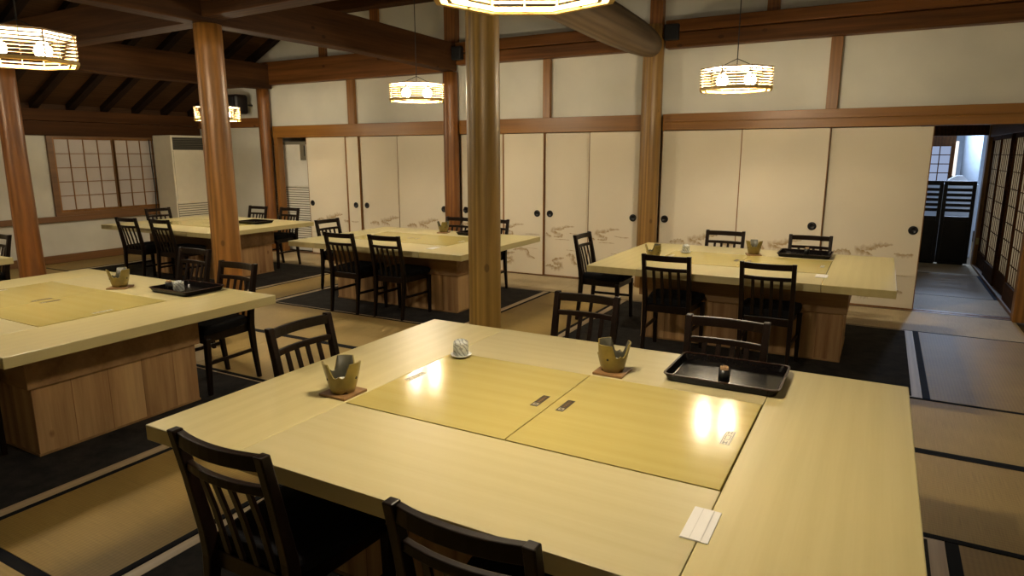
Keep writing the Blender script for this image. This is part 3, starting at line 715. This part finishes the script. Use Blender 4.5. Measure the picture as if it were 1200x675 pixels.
# wire beside the window
bm = BM()
pp = [(XL + 0.07, 6.47, 1.74), (XL + 0.075, 6.475, 1.3), (XL + 0.08, 6.485, 0.95), (XL + 0.10, 6.46, 0.7), (XL + 0.08, 6.45, 0.2), (XL + 0.06, 6.45, 0.02)]
for a, b_ in zip(pp, pp[1:]): tube(bm, a, b_, 0.008, 8)
tag(obj('cable', bm, 'wire'), 'thin black cable hanging beside the cream air conditioner', 'cable')
sp = empty('wall_speaker', (-8.80, 7.10, 2.115)); tag(sp, 'black wall speaker high in the rear left corner above the lamp', 'speaker')
bm = BM(); box(bm, -0.17, 0.17, -0.12, 0.12, 0.0, 0.29); obj('housing', bm, 'louver', sp, bevel=0.045, seg=4)
one('speaker_grille', 'ac_dark', (-0.11, 0.11, -0.128, -0.118, 0.05, 0.24), parent=sp, bevel=0.003)
bm = BM(); tube(bm, (0, 0.10, 0.15), (0, 0.318, 0.15), 0.015, 8); obj('bracket', bm, 'wire', sp)

# ================================================================= TABLES
def table(x0, x1, y0, y1, px, py, base, label, tie=None, sticks='full'):
    cx, cy = (x0 + x1) / 2, (y0 + y1) / 2
    t = empty('dining_table', (cx, cy, 0)); tag(t, label, 'table', None)
    X0, X1, Y0, Y1 = x0 - cx, x1 - cx, y0 - cy, y1 - cy
    PX0, PX1, PY0, PY1 = px[0] - cx, px[1] - cx, py[0] - cy, py[1] - cy
    z0, z1 = 0.580, 0.634
    g = 0.0012
    # long end boards run across, the front and rear boards between them
    one('tabletop_board', 'top_y', (PX1 + g, X1, Y0, Y1, z0, z1), parent=t, bevel=0.004)
    one('tabletop_board', 'top_y', (X0, PX0 - g, Y0, Y1, z0, z1), parent=t, bevel=0.004)
    one('tabletop_board', 'top_x', (PX0, PX1, Y0, PY0 - g, z0, z1), parent=t, bevel=0.0015)
    one('tabletop_board', 'top_x', (PX0, PX1, PY1 + g, Y1, z0, z1), parent=t, bevel=0.0015)
    one('tabletop_core', 'groove', (PX0 - 0.05, PX1 + 0.05, PY0 - 0.05, PY1 + 0.05, z0 + 0.002, z1 - 0.012), parent=t)
    mid = (PX0 + PX1) / 2
    for k_, (a, b_) in enumerate(((PX0 + 0.003, mid - 0.0015), (mid + 0.0015, PX1 - 0.003))):
        p = one('inset_panel', 'inset', (a, b_, PY0 + 0.003, PY1 - 0.003, z1 - 0.014, z1 + 0.0015), parent=t, bevel=0.0015)
        yc = (PY0 + PY1) / 2
        for side in (0, 1):
            inner = (side == 1) if k_ == 0 else (side == 0)
            lx = (b_ - 0.048) if side == 1 else (a + 0.048)
            bm = BM(); zt = z1 + 0.0016
            if inner:
                box(bm, lx - 0.014, lx + 0.014, yc - 0.055, yc + 0.055, zt, zt + 0.0006, 0)
                box(bm, lx - 0.009, lx + 0.009, yc - 0.045, yc - 0.027, zt + 0.0006, zt + 0.0008, 1)
                box(bm, lx - 0.006, lx + 0.006, yc - 0.041, yc - 0.031, zt + 0.0008, zt + 0.0010, 0)
                for q in range(5):
                    yq = yc - 0.015 + q * 0.013
                    box(bm, lx - 0.007, lx + 0.007, yq, yq + 0.003, zt + 0.0006, zt + 0.0008, 2)
                    box(bm, lx - 0.001, lx + 0.002, yq + 0.003, yq + 0.008, zt + 0.0006, zt + 0.0008, 2)
                obj('sticker', bm, ['label_dark', 'label_light', 'board'], p)
            else:
                box(bm, lx - 0.015, lx + 0.015, yc - 0.055, yc + 0.055, zt, zt + 0.0005, 0)
                for xx in (-0.0135, 0.0115): box(bm, lx + xx, lx + xx + 0.002, yc - 0.053, yc + 0.053, zt + 0.0005, zt + 0.0008, 1)
                for ya_, yb_ in ((-0.052, -0.030), (0.030, 0.052)):
                    box(bm, lx - 0.007, lx - 0.004, yc + ya_, yc + yb_, zt + 0.0005, zt + 0.0008, 1)
                    box(bm, lx + 0.003, lx + 0.006, yc + ya_, yc + yb_, zt + 0.0005, zt + 0.0008, 1)
                    box(bm, lx - 0.004, lx + 0.003, yc + (ya_ + yb_) / 2 - 0.0015, yc + (ya_ + yb_) / 2 + 0.0015, zt + 0.0005, zt + 0.0008, 1)
                for xx in (-0.008, 0.006): box(bm, lx + xx, lx + xx + 0.002, yc - 0.018, yc + 0.018, zt + 0.0005, zt + 0.0008, 1)
                for yy_ in (-0.018, 0.016): box(bm, lx - 0.008, lx + 0.008, yc + yy_, yc + yy_ + 0.002, zt + 0.0005, zt + 0.0008, 1)
                obj('sticker', bm, ['label_light', 'label_dark'], p)
    bx0, bx1, by0, by1 = base[0] - cx, base[1] - cx, base[2] - cy, base[3] - cy
    e = 0.022
    one('apron', 'apron', (bx0 - e, bx1 + e, by0 - e, by1 + e, 0.362, z0), parent=t, bevel=0.003)
    one('pedestal', 'planks', (bx0, bx1, by0, by1, 0.0, 0.362), parent=t, bevel=0.003)
    one('toe_strip', 'apron', (bx0 - 0.004, bx1 + 0.004, by0 - 0.004, by1 + 0.004, 0.0, 0.012), parent=t)
    return t
TA = table(-2.04, 0.161, 1.192, 2.81, (-1.602, -0.294), (1.655, 2.352), (-1.65, -0.16, 1.58, 2.42), 'large foreground table of pale yellow wood with two glossy inset panels')
TB = table(-2.006, 0.149, 4.84, 6.43, (-1.60, -0.298), (5.30, 6.00), (-1.66, -0.155, 5.222, 5.97), 'pale wood table at the right rear in front of the cream sliding doors')
TC = table(-5.298, -3.166, 4.787, 6.336, (-4.93, -3.633), (5.24, 5.92), (-5.0, -3.475, 5.16, 5.93), 'pale wood table in the middle of the rear row, partly behind the grey pillar')
TD = table(-8.66, -6.524, 4.80, 6.356, (-8.25, -6.95), (5.24, 5.92), (-8.24, -6.895, 5.20, 5.96), 'pale wood table at the left rear beside the cream air conditioner')
TE = table(-5.367, -3.281, 1.331, 2.834, (-5.02, -3.728), (1.69, 2.40), (-5.10, -3.608, 1.56, 2.47), 'pale wood table at the left front, cut by the left edge of the picture')
TF = table(-8.65, -6.514, 1.30, 2.84, (-8.27, -6.95), (1.69, 2.39), (-8.40, -6.85, 1.56, 2.50), 'pale wood table corner at the left edge behind the leftmost pillar')

# ================================================================= CHAIRS
def make_chair():
    c = empty('dining_chair', (0, 0, 0))
    for s in (-1, 1):
        bm = BM()
        loft(bm, [rect_z(s * 0.162, -0.215, 0.0, 0.024, 0.028), rect_z(s * 0.163, -0.19, 0.20, 0.027, 0.034), rect_z(s * 0.164, -0.175, 0.38, 0.032, 0.042),
                  rect_z(s * 0.165, -0.182, 0.46, 0.031, 0.040), rect_z(s * 0.166, -0.215, 0.64, 0.029, 0.034), rect_z(s * 0.167, -0.245, 0.784, 0.029, 0.032)])
        obj('rear_leg', bm, 'chair', c, bevel=0.004)
    for s in (-1, 1):
        bm = BM(); loft(bm, [rect_z(s * 0.184, 0.185, 0.0, 0.026, 0.026), rect_z(s * 0.186, 0.178, 0.37, 0.036, 0.036)])
        obj('front_leg', bm, 'chair', c, bevel=0.004)
    def rail(name, z, h, d, yb, sag):
        bm = BM(); rg = []
        for i in range(9):
            t = -1 + 2 * i / 8
            rg.append(rect_x(t * 0.154, yb - sag * (1 - t * t), z, d, h))
        loft(bm, rg, smooth=False); return obj(name, bm, 'chair', c, bevel=0.003)
    rail('top_rail', 0.757, 0.042, 0.022, -0.238, 0.022)
    rail('lower_rail', 0.674, 0.026, 0.020, -0.221, 0.022)
    for i in range(4):
        x = -0.0915 + 0.061 * i; sg = 0.022 * (1 - (x / 0.155) ** 2)
        bm = BM(); loft(bm, [rect_z(x, -0.168 - sg * 0.3, 0.40, 0.022, 0.010), rect_z(x, -0.190 - sg * 0.8, 0.55, 0.022, 0.010), rect_z(x, -0.218 - sg, 0.665, 0.022, 0.010)])
        obj('slat', bm, 'chair', c, bevel=0.002)
    bm = BM(); loft(bm, [[(-0.152, -0.172, z), (0.152, -0.172, z), (0.172, 0.19, z), (-0.172, 0.19, z)] for z in (0.335, 0.392)])
    obj('seat_frame', bm, 'chair', c, bevel=0.004)
    bm = BM()
    prof = [(0.390, 0.0), (0.395, 0.010), (0.425, 0.014), (0.440, 0.006), (0.447, -0.015)]
    loft(bm, [[(-0.148 - e * 1, -0.158 - e * 0.3, z), (0.148 + e, -0.158 - e * 0.3, z), (0.188 + e, 0.10 + e, z), (0.182 + e, 0.185 + e, z), (0.12, 0.205 + e, z), (-0.12, 0.205 + e, z), (-0.182 - e, 0.185 + e, z), (-0.188 - e, 0.10 + e, z)] for z, e in prof])
    obj('seat_cushion', bm, 'cushion', c, bevel=0.008, seg=3)
    for s in (-1, 1):
        bm = BM(); loft(bm, [rect_y(y, s * (0.164 + 0.016 * (y + 0.18) / 0.36), 0.205, 0.014, 0.022) for y in (-0.188, 0.176)])
        obj('stretcher', bm, 'chair', c)
    return c
proto = make_chair()
# x, y of the chair's back top centre, rotation, label
def cpos(bx, by, rz):
    # back top centre is at local (0,-0.262)
    ox, oy = 0.0, -0.25
    dx = ox * math.cos(rz) - oy * math.sin(rz); dy = ox * math.sin(rz) + oy * math.cos(rz)
    return (bx - dx, by - dy, 0.0015)
CH = [
 (-1.422, 1.000, 0.0, 'black chair at the near edge of the foreground table, the lower left one'),
 (-0.676, 0.985, 0.0, 'black chair at the near edge of the foreground table, cut by the lower frame'),
 (-1.297, 3.150, PI, 'black chair on the far side of the foreground table beside the grey pillar'),
 (-0.545, 2.965, PI, 'black chair on the far side of the foreground table behind the large tray'),
 (-2.200, 2.015, -PI / 2, 'black chair at the left end of the foreground table, near its stove'),
 (-3.795, 2.985, PI, 'black wooden chair behind the right end of the left front table, beside the tray'),
 (-4.665, 3.285, PI, 'black chair behind the left front table, just left of the orange pillar'),
 (-1.319, 4.668, 0.0, 'black chair at the near side of the right rear table, left one'),
 (-0.620, 4.658, 0.0, 'black chair at the near side of the right rear table, right one'),
 (-1.267, 6.500, PI, 'black chair on the door side of the right rear table, left of its middle stove'),
 (-0.518, 6.495, PI, 'black chair on the door side of the right rear table, behind its tray'),
 (-2.393, 5.640, -PI / 2, 'black wooden chair alone at the left end of the right rear table'),
 (-4.427, 4.60, 0.0, 'black chair at the near side of the middle rear table, left one'),
 (-3.917, 4.640, 0.0, 'black chair at the near side of the middle rear table, right one'),
 (-5.505, 5.555, -PI / 2, 'black wooden chair at the left end of the middle rear table'),
 (-4.30, 6.480, PI, 'black chair on the door side of the middle rear table, left of the grey pillar'),
 (-3.81, 6.475, PI, 'black chair peeking out right of the grey pillar at the middle rear table'),
 (-7.72, 4.56, 0.06, 'black chair at the near side of the left rear table, left one'),
 (-7.17, 4.61, 0.0, 'black chair at the near side of the left rear table, right one'),
 (-8.76, 5.640, -PI / 2, 'black wooden chair at the left end of the left rear table below the window'),
 (-7.823, 6.570, PI, 'black chair on the wall side of the left rear table, left of the slender post'),
 (-7.176, 6.561, PI, 'black chair on the wall side of the left rear table, right of the slender post'),
 (-3.975, 1.045, 0.0, 'black chair at the near side of the left front table, only its leg showing'),
 (-7.13, 3.038, PI, 'black wooden chair at the far left edge of the picture behind a table corner'),
]
for i, (bx, by, rz, lab) in enumerate(CH):
    c = proto if i == 0 else dup(proto, (0, 0, 0))
    c.location = cpos(bx, by, rz); c.rotation_euler = (0, 0, rz)
    tag(c, lab, 'chair', 'black wooden chairs around the tables')

# ================================================================= THINGS ON THE TABLES
ZT = 0.634; ZI = 0.6355
def stove(x, y, z, rz, label, blabel, s=1.0, open_dir=0.0):
    bo = empty('wooden_trivet', (x, y, z), rz)
    bo2 = one('wooden_trivet', 'board', (-0.062, 0.062, -0.062, 0.062, 0.0, 0.010), loc=(x, y, z), rotz=rz, bevel=0.002)
    bpy.data.objects.remove(bo)
    tag(bo2, blabel, 'trivet')
    r = empty('tabletop_stove', (x, y, z + 0.0105), rz + open_dir); tag(r, label, 'stove')
    # conical bowl with three tall tabs and deep gaps between them, foot notches at the bottom
    n = 72; bm = BM()
    def top(a):
        a = a % (2 * PI / 3); h = 2 * PI / 3
        t = abs(a / h - 0.5) * 2      # 0 in the middle of the tab, 1 in the gap
        if t < 0.42: return 0.118
        if t < 0.62: return 0.118 - (t - 0.42) / 0.20 * 0.045
        return 0.071 - 0.006 * math.sin((t - 0.62) * 9)
    def rad(z_): return 0.043 + 0.029 * (z_ / 0.118) ** 0.85
    outer = []; inner = []
    for i in range(n):
        a = 2 * PI * i / n; zt = top(a); z0 = 0.008 if (i % 24) in (3, 4, 5, 6) else 0.0
        zs = [z0, 0.02, 0.04, 0.06 if zt > 0.065 else zt * 0.95, zt]
        zs[3] = min(zs[3], zt - 0.004)
        outer.append([bm.verts.new((rad(q) * math.cos(a), rad(q) * math.sin(a), q)) for q in zs])
        zi = [zt, zs[3], 0.04, 0.022]
        inner.append([bm.verts.new(((rad(q) - 0.006) * math.cos(a), (rad(q) - 0.006) * math.sin(a), q)) for q in zi])
    cb = bm.verts.new((0, 0, 0.022)); cu = bm.verts.new((0, 0, 0.006))
    for i in range(n):
        j = (i + 1) % n
        for k_ in range(4):
            f = bm.faces.new((outer[i][k_], outer[j][k_], outer[j][k_ + 1], outer[i][k_ + 1])); f.smooth = k_ < 3
        bm.faces.new((outer[i][4], outer[j][4], inner[j][0], inner[i][0]))
        for k_ in range(3):
            f = bm.faces.new((inner[i][k_], inner[j][k_], inner[j][k_ + 1], inner[i][k_ + 1])); f.material_index = 1; f.smooth = True
        f = bm.faces.new((inner[i][3], inner[j][3], cb)); f.material_index = 1
        bm.faces.new((outer[j][0], outer[i][0], cu))
    o = obj('stove_body', bm, ['stove', 'stove_in'], r)
    bm = BM(); lathe(bm, [(0, 0.0225), (0.024, 0.0225), (0.027, 0.045), (0.024, 0.045), (0.022, 0.034), (0, 0.034)], 20)
    obj('fuel_cup', bm, 'fuel', r)
    bm = BM()
    for k_ in range(3):
        a = 2 * PI * k_ / 3 + PI / 3 + 0.15; rr = rad(0.058)
        tube(bm, ((rr - 0.002) * math.cos(a), (rr - 0.002) * math.sin(a), 0.058), ((rr + 0.0012) * math.cos(a), (rr + 0.0012) * math.sin(a), 0.058), 0.005, 10)
    obj('air_hole', bm, 'black', r)
    if s != 1.0: r.scale = (s, s, s); bo2.scale = (s, s, 1)
stove(-1.672, 1.722, ZT, 0.0, 'olive pottery stove with three tabs at the left of the foreground table', 'small square wooden trivet under the stove at the left of the foreground table', open_dir=math.radians(-59))
stove(-0.885, 2.43, ZT, 0.0, 'olive pottery stove on the far side of the foreground table beside the tray', 'small square wooden trivet under the stove beside the foreground tray', open_dir=math.radians(82))
stove(-4.375, 2.50, ZT, 0.6, 'olive pottery stove on the left front table', 'small wooden trivet under the stove of the left front table', open_dir=-0.6 + math.radians(-50))
stove(-1.62, 5.36, ZT, 0.3, 'olive pottery stove at the left end of the right rear table', 'small wooden trivet under the stove at the left end of the right rear table')
stove(-0.93, 6.04, ZT, 0.3, 'olive pottery stove on the right rear table next to its tray', 'small wooden trivet under the stove next to the right rear tray', open_dir=0.4)
stove(-4.29, 6.13, ZT, 0.3, 'olive pottery stove on the middle rear table left of the grey pillar', 'small wooden trivet under the stove of the middle rear table')

def cup(x, y, z, label, saucer=None):
    bm = BM()
    zz = 0.010 if saucer else 0.0
    lathe(bm, [(0, 0.0), (0.029, 0.0), (0.0325, 0.004), (0.0330, 0.052), (0.0315, 0.059), (0.027, 0.062), (0.019, 0.063), (0.0185, 0.067), (0.016, 0.067), (0.015, 0.064), (0, 0.064)], 32)
    tag(obj('upturned_teacup', bm, 'cup', loc=(x, y, z + zz)), label, 'teacup')
    if saucer:
        bm = BM(); lathe(bm, [(0, 0), (0.026, 0), (0.040, 0.008), (0.046, 0.013), (0.045, 0.015), (0.038, 0.0105), (0.030, 0.0095), (0, 0.0095)], 32)
        tag(obj('saucer', bm, 'white_ceramic', loc=(x, y, z)), saucer, 'saucer')
cup(-1.535, 2.305, ZI + 0.001, 'grey patterned teacup upturned on a saucer on the foreground table', 'small white saucer under the teacup of the foreground table')
cup(-1.478, 5.86, ZI + 0.001, 'white patterned teacup on the right rear table left of the door side chair', 'small pale saucer under the teacup of the right rear table')

def tray(x0, x1, y0, y1, z, label, rz=0.0):
    cx, cy = (x0 + x1) / 2, (y0 + y1) / 2; w, d = (x1 - x0) / 2, (y1 - y0) / 2
    t = empty('serving_tray', (cx, cy, z + 0.0005), rz); tag(t, label, 'tray')
    def rr(w_, d_, zz, r=0.025, m=4):
        out = []
        for sx, sy, a0 in ((1, 1, 0), (-1, 1, PI / 2), (-1, -1, PI), (1, -1, 1.5 * PI)):
            for i in range(m + 1):
                a = a0 + PI / 2 * i / m
                out.append((sx * (w_ - r) + r * math.cos(a), sy * (d_ - r) + r * math.sin(a), zz))
        return out
    bm = BM()
    loft(bm, [rr(w - 0.016, d - 0.016, 0.0), rr(w - 0.002, d - 0.002, 0.029), rr(w - 0.009, d - 0.009, 0.029), rr(w - 0.020, d - 0.020, 0.006)])
    obj('tray_body', bm, 'lacquer', t)
    bm = BM(); loft(bm, [rr(w, d, 0.0285), rr(w, d, 0.032), rr(w - 0.008, d - 0.008, 0.032), rr(w - 0.008, d - 0.008, 0.0285), rr(w, d, 0.0285)], cap=False)
    obj('tray_rim', bm, 'lacquer_rim', t)
    return t
tray(-0.680, -0.250, 2.425, 2.762, ZT, 'large black lacquer tray on the foreground table')
tray(-4.085, -3.70, 2.505, 2.80, ZT, 'black lacquer tray at the right end of the left front table')
tray(-0.742, -0.312, 6.035, 6.38, ZT, 'black lacquer tray on the right rear table before the sliding doors')
tray(-4.06, -3.66, 6.02, 6.30, ZT, 'black lacquer tray on the middle rear table showing left of the grey pillar')
tray(-7.26, -6.88, 5.72, 6.02, ZI, 'black lacquer tray on the left rear table right of the orange pillar')

def picks(x, y, z, label):
    t = empty('toothpick_holder', (x, y, z)); tag(t, label, 'toothpick holder')
    bm = BM(); lathe(bm, [(0, 0), (0.021, 0), (0.022, 0.052), (0.0195, 0.052), (0.019, 0.03), (0, 0.03)], 24); obj('holder_cup', bm, 'louver', t)
    bm = BM(); rnd = random.Random(3)
    for i in range(46):
        a = rnd.uniform(0, 6.28); r = 0.0165 * math.sqrt(rnd.random())
        tube(bm, (r * 0.8 * math.cos(a), r * 0.8 * math.sin(a), 0.031), (r * math.cos(a), r * math.sin(a), 0.060 + rnd.uniform(0, 0.004)), 0.0013, 5)
    o = obj('toothpicks', bm, 'picks', t); o['kind'] = 'stuff'
picks(-0.462, 2.51, ZT + 0.0065, 'black toothpick holder in the large tray of the foreground table')
picks(-4.00, 2.60, ZT + 0.0065, 'dark toothpick holder at the left corner of the left front tray')
picks(-0.52, 6.24, ZT + 0.0065, 'dark toothpick holder in the tray of the right rear table')
cup(-3.90, 2.60, ZT + 0.0075, 'grey white patterned teacup in the tray of the left front table')

def card(x0, x1, y0, y1, z, label, rz=0.0, fold=True):
    cx, cy = (x0 + x1) / 2, (y0 + y1) / 2; w, d = (x1 - x0) / 2, (y1 - y0) / 2
    bm = BM(); box(bm, -w, w, -d, d, 0, 0.002, 0)
    if fold:
        box(bm, -w + 0.002, w * 0.45, -d + 0.001, d - 0.001, 0.002, 0.0032, 0)
        box(bm, w * 0.45, w * 0.5, -d + 0.001, d - 0.001, 0.002, 0.0026, 1)
        box(bm, -w * 0.35, -w * 0.30, -d + 0.001, d - 0.001, 0.0032, 0.0036, 1)
    tag(obj('folded_card', bm, ['white', 'white_fold'], loc=(cx, cy, z), rotz=rz), label, 'card')
card(-0.333, -0.268, 1.392, 1.543, ZT, 'white folded paper card on the near edge side of the foreground table')
card(-0.36, -0.28, 5.13, 5.26, ZT, 'small white card on the right rear table at the corner of its inset panel')
card(-3.69, -3.62, 4.98, 5.12, ZT, 'small white card on the middle rear table before the grey pillar')

# ================================================================= PENDANT LAMPS
def make_lamp():
    t = empty('pendant_lamp', (0, 0, 0))
    R0 = 0.29
    def octo(r, z, n=8): return [(r * math.cos(PI / 8 + 2 * PI * i / n), r * math.sin(PI / 8 + 2 * PI * i / n), z) for i in range(n)]
    def hoop(bm, r, z, h, w):
        loft(bm, [octo(r, z - h / 2), octo(r, z + h / 2), octo(r - w, z + h / 2), octo(r - w, z - h / 2), octo(r, z - h / 2)], cap=False)
    for i in range(8):
        bm = BM(); hoop(bm, R0, 0.010 + i * 0.0205, 0.0085, 0.004)
        obj('shade_hoop', bm, 'lamp_wood', t)
    for p in octo(R0 - 0.012, 0):
        bm = BM(); tube(bm, (p[0], p[1], 0.0), (p[0], p[1], 0.158), 0.0045, 6); obj('shade_rib', bm, 'lamp_wood', t)
    for i in range(8):
        a = 2 * PI * i / 8; rr = (R0 - 0.012) * math.cos(PI / 8)
        bm = BM(); tube(bm, (rr * math.cos(a), rr * math.sin(a), 0.0), (rr * math.cos(a), rr * math.sin(a), 0.158), 0.003, 6); obj('shade_rib', bm, 'lamp_wood', t)
    bm = BM(); hoop(bm, R0 + 0.003, 0.0, 0.016, 0.018); hoop(bm, R0 - 0.038, 0.0, 0.014, 0.014)
    for i in range(8):
        a = 2 * PI * i / 8; ra = (R0 - 0.012) * math.cos(PI / 8); rb = (R0 - 0.04) * math.cos(PI / 8)
        tube(bm, (ra * math.cos(a), ra * math.sin(a), 0.0), (rb * math.cos(a), rb * math.sin(a), 0.0), 0.005, 6)
    obj('bottom_frame', bm, 'lamp_frame', t)
    bm = BM(); loft(bm, [octo(R0 - 0.02, 0.1585), octo(R0 - 0.02, 0.1625)]); obj('shade_lid', bm, 'lid', t)
    bm = BM(); r2 = R0 * 0.52
    for s in (-1, 1): tube(bm, (0, 0, 0.235), (s * r2, 0, 0.165), 0.003, 6)
    tube(bm, (-r2 - 0.12, 0, 0.167), (r2 + 0.12, 0, 0.167), 0.004, 6); tube(bm, (0, -R0 * .9, 0.167), (0, R0 * .9, 0.167), 0.004, 6)
    tube(bm, (0, 0, 0.02), (0, 0, 0.24), 0.003, 6)
    obj('hanger', bm, 'wire', t)
    bm = BM(); tube(bm, (0, 0, 0.235), (0, 0, 2.2), 0.004, 6); obj('cord', bm, 'wire', t)
    for s in (-1, 1):
        bm = BM(); lathe(bm, [(0, 0.030), (0.024, 0.034), (0.038, 0.048), (0.045, 0.070), (0.040, 0.094), (0.026, 0.112), (0.014, 0.120), (0.014, 0.126), (0, 0.126)], 16, cx=s * 0.105)
        b_ = obj('bulb', bm, 'bulb', t)
        bm = BM(); tube(bm, (s * 0.105, 0, 0.122), (s * 0.105, 0, 0.156), 0.016, 10); obj('socket', bm, 'wire', b_)
    return t
lampP = make_lamp()
LP = [(-0.96, 1.806, 1.960, 'octagonal slatted pendant lamp above the foreground table, cut by the upper frame'),
      (-1.085, 5.60, 2.00, 'octagonal slatted pendant lamp above the right rear table'),
      (-4.18, 5.56, 2.035, 'octagonal slatted pendant lamp above the middle rear table'),
      (-7.38, 5.68, 1.93, 'octagonal slatted pendant lamp behind the orange pillar, above the left rear table'),
      (-4.33, 2.08, 2.015, 'octagonal slatted pendant lamp at the upper left, above the left front table'),
      (-7.60, 2.08, 1.985, 'octagonal slatted pendant lamp above the table at the left edge, outside the picture')]
for i, (x, y, z, lab) in enumerate(LP):
    t = lampP if i == 0 else dup(lampP, (0, 0, 0))
    az = math.atan2(-x, y)
    t.location = (x, y, z); t.rotation_euler = (0, 0, az)
    for ch in t.children:
        if ch.name.startswith('cord'):
            # cord ends at the roof
            me = ch.data.copy(); ch.data = me
            zt = roof_z(x) + 0.03 - z
            for v in me.vertices:
                if v.co.z > 1.0: v.co.z = zt
    tag(t, lab, 'pendant lamp', 'octagonal slatted pendant lamps')

# ================================================================= THINGS BEYOND THE DOORWAY
g = empty('louvred_gate', (0.90, 10.86, 0)); tag(g, 'right leaf of the black louvred gate at the end of the passage', 'gate')
def leaf(p, x0, x1):
    w0, w1 = x0, x1
    bm = BM(); box(bm, w0, w0 + 0.045, -0.02, 0.02, 0.02, 1.14); box(bm, w1 - 0.045, w1, -0.02, 0.02, 0.02, 1.14)
    box(bm, w0 + 0.045, w1 - 0.045, -0.02, 0.02, 1.08, 1.14); box(bm, w0 + 0.045, w1 - 0.045, -0.02, 0.02, 0.60, 0.66)
    obj('gate_frame', bm, 'louver', p, bevel=0.004)
    one('lower_panel', 'louver', (w0 + 0.045, w1 - 0.045, -0.012, 0.012, 0.02, 0.60), parent=p)
    for i in range(5):
        z = 0.665 + (1.08 - 0.665) * (i + 0.5 + 0.3) / 6 + 0.025
        one('slat', 'louver', (w0 + 0.045, w1 - 0.045, -0.01, 0.01, z - 0.021, z + 0.021), parent=p)
leaf(g, -0.156, 0.215)
g2 = empty('louvred_gate', (0.56, 10.86, 0)); tag(g2, 'left leaf of the black louvred gate, partly hidden by the sliding door', 'gate')
leaf(g2, -0.20, 0.18)
for g_ in (g, g2): one('foot_rail', 'louver', (-0.13, 0.17, -0.02, 0.02, 0.0, 0.03), parent=g_)
# large pale column, wall beyond, warm strip glowing by emission
bm = BM(); loft(bm, [ring(1.24, 13.3, z, 0.13, 28) for z in (-0.03, 2.56)], smooth=True)
tag(obj('round_column', bm, 'room_white'), 'blue grey round column seen beyond the doorway', 'column')
tag(one('bright_strip', 'lit_strip' if 'lit_strip' in M else 'white', (1.055, 1.10, 13.98, 14.02, 1.12, 1.72), bevel=0.01), 'bright vertical light strip beyond the doorway beside the shoji window', 'light')
bm = BM(); loft(bm, [[(-0.12, -0.08, z0_), (0.12, -0.08, z0_), (0.12, 0.08, z0_), (-0.12, 0.08, z0_)] for z0_ in (0.0, 0.06)] + [[(-0.02, -0.07, 0.12), (0.06, -0.07, 0.12), (0.06, 0.07, 0.12), (-0.02, 0.07, 0.12)]])
cab = tag(one('low_cabinet', 'room_white', (-0.5, 0.55, -0.3, 0.3, -0.03, 1.06), loc=(0.7, 12.2, 0), bevel=0.01), 'white low counter just behind the black gate', 'counter')
tag(obj('paper_packet', bm, 'white', loc=(0.99, 12.1, 1.06)), 'white crumpled packet on top of the counter behind the gate', 'packet')
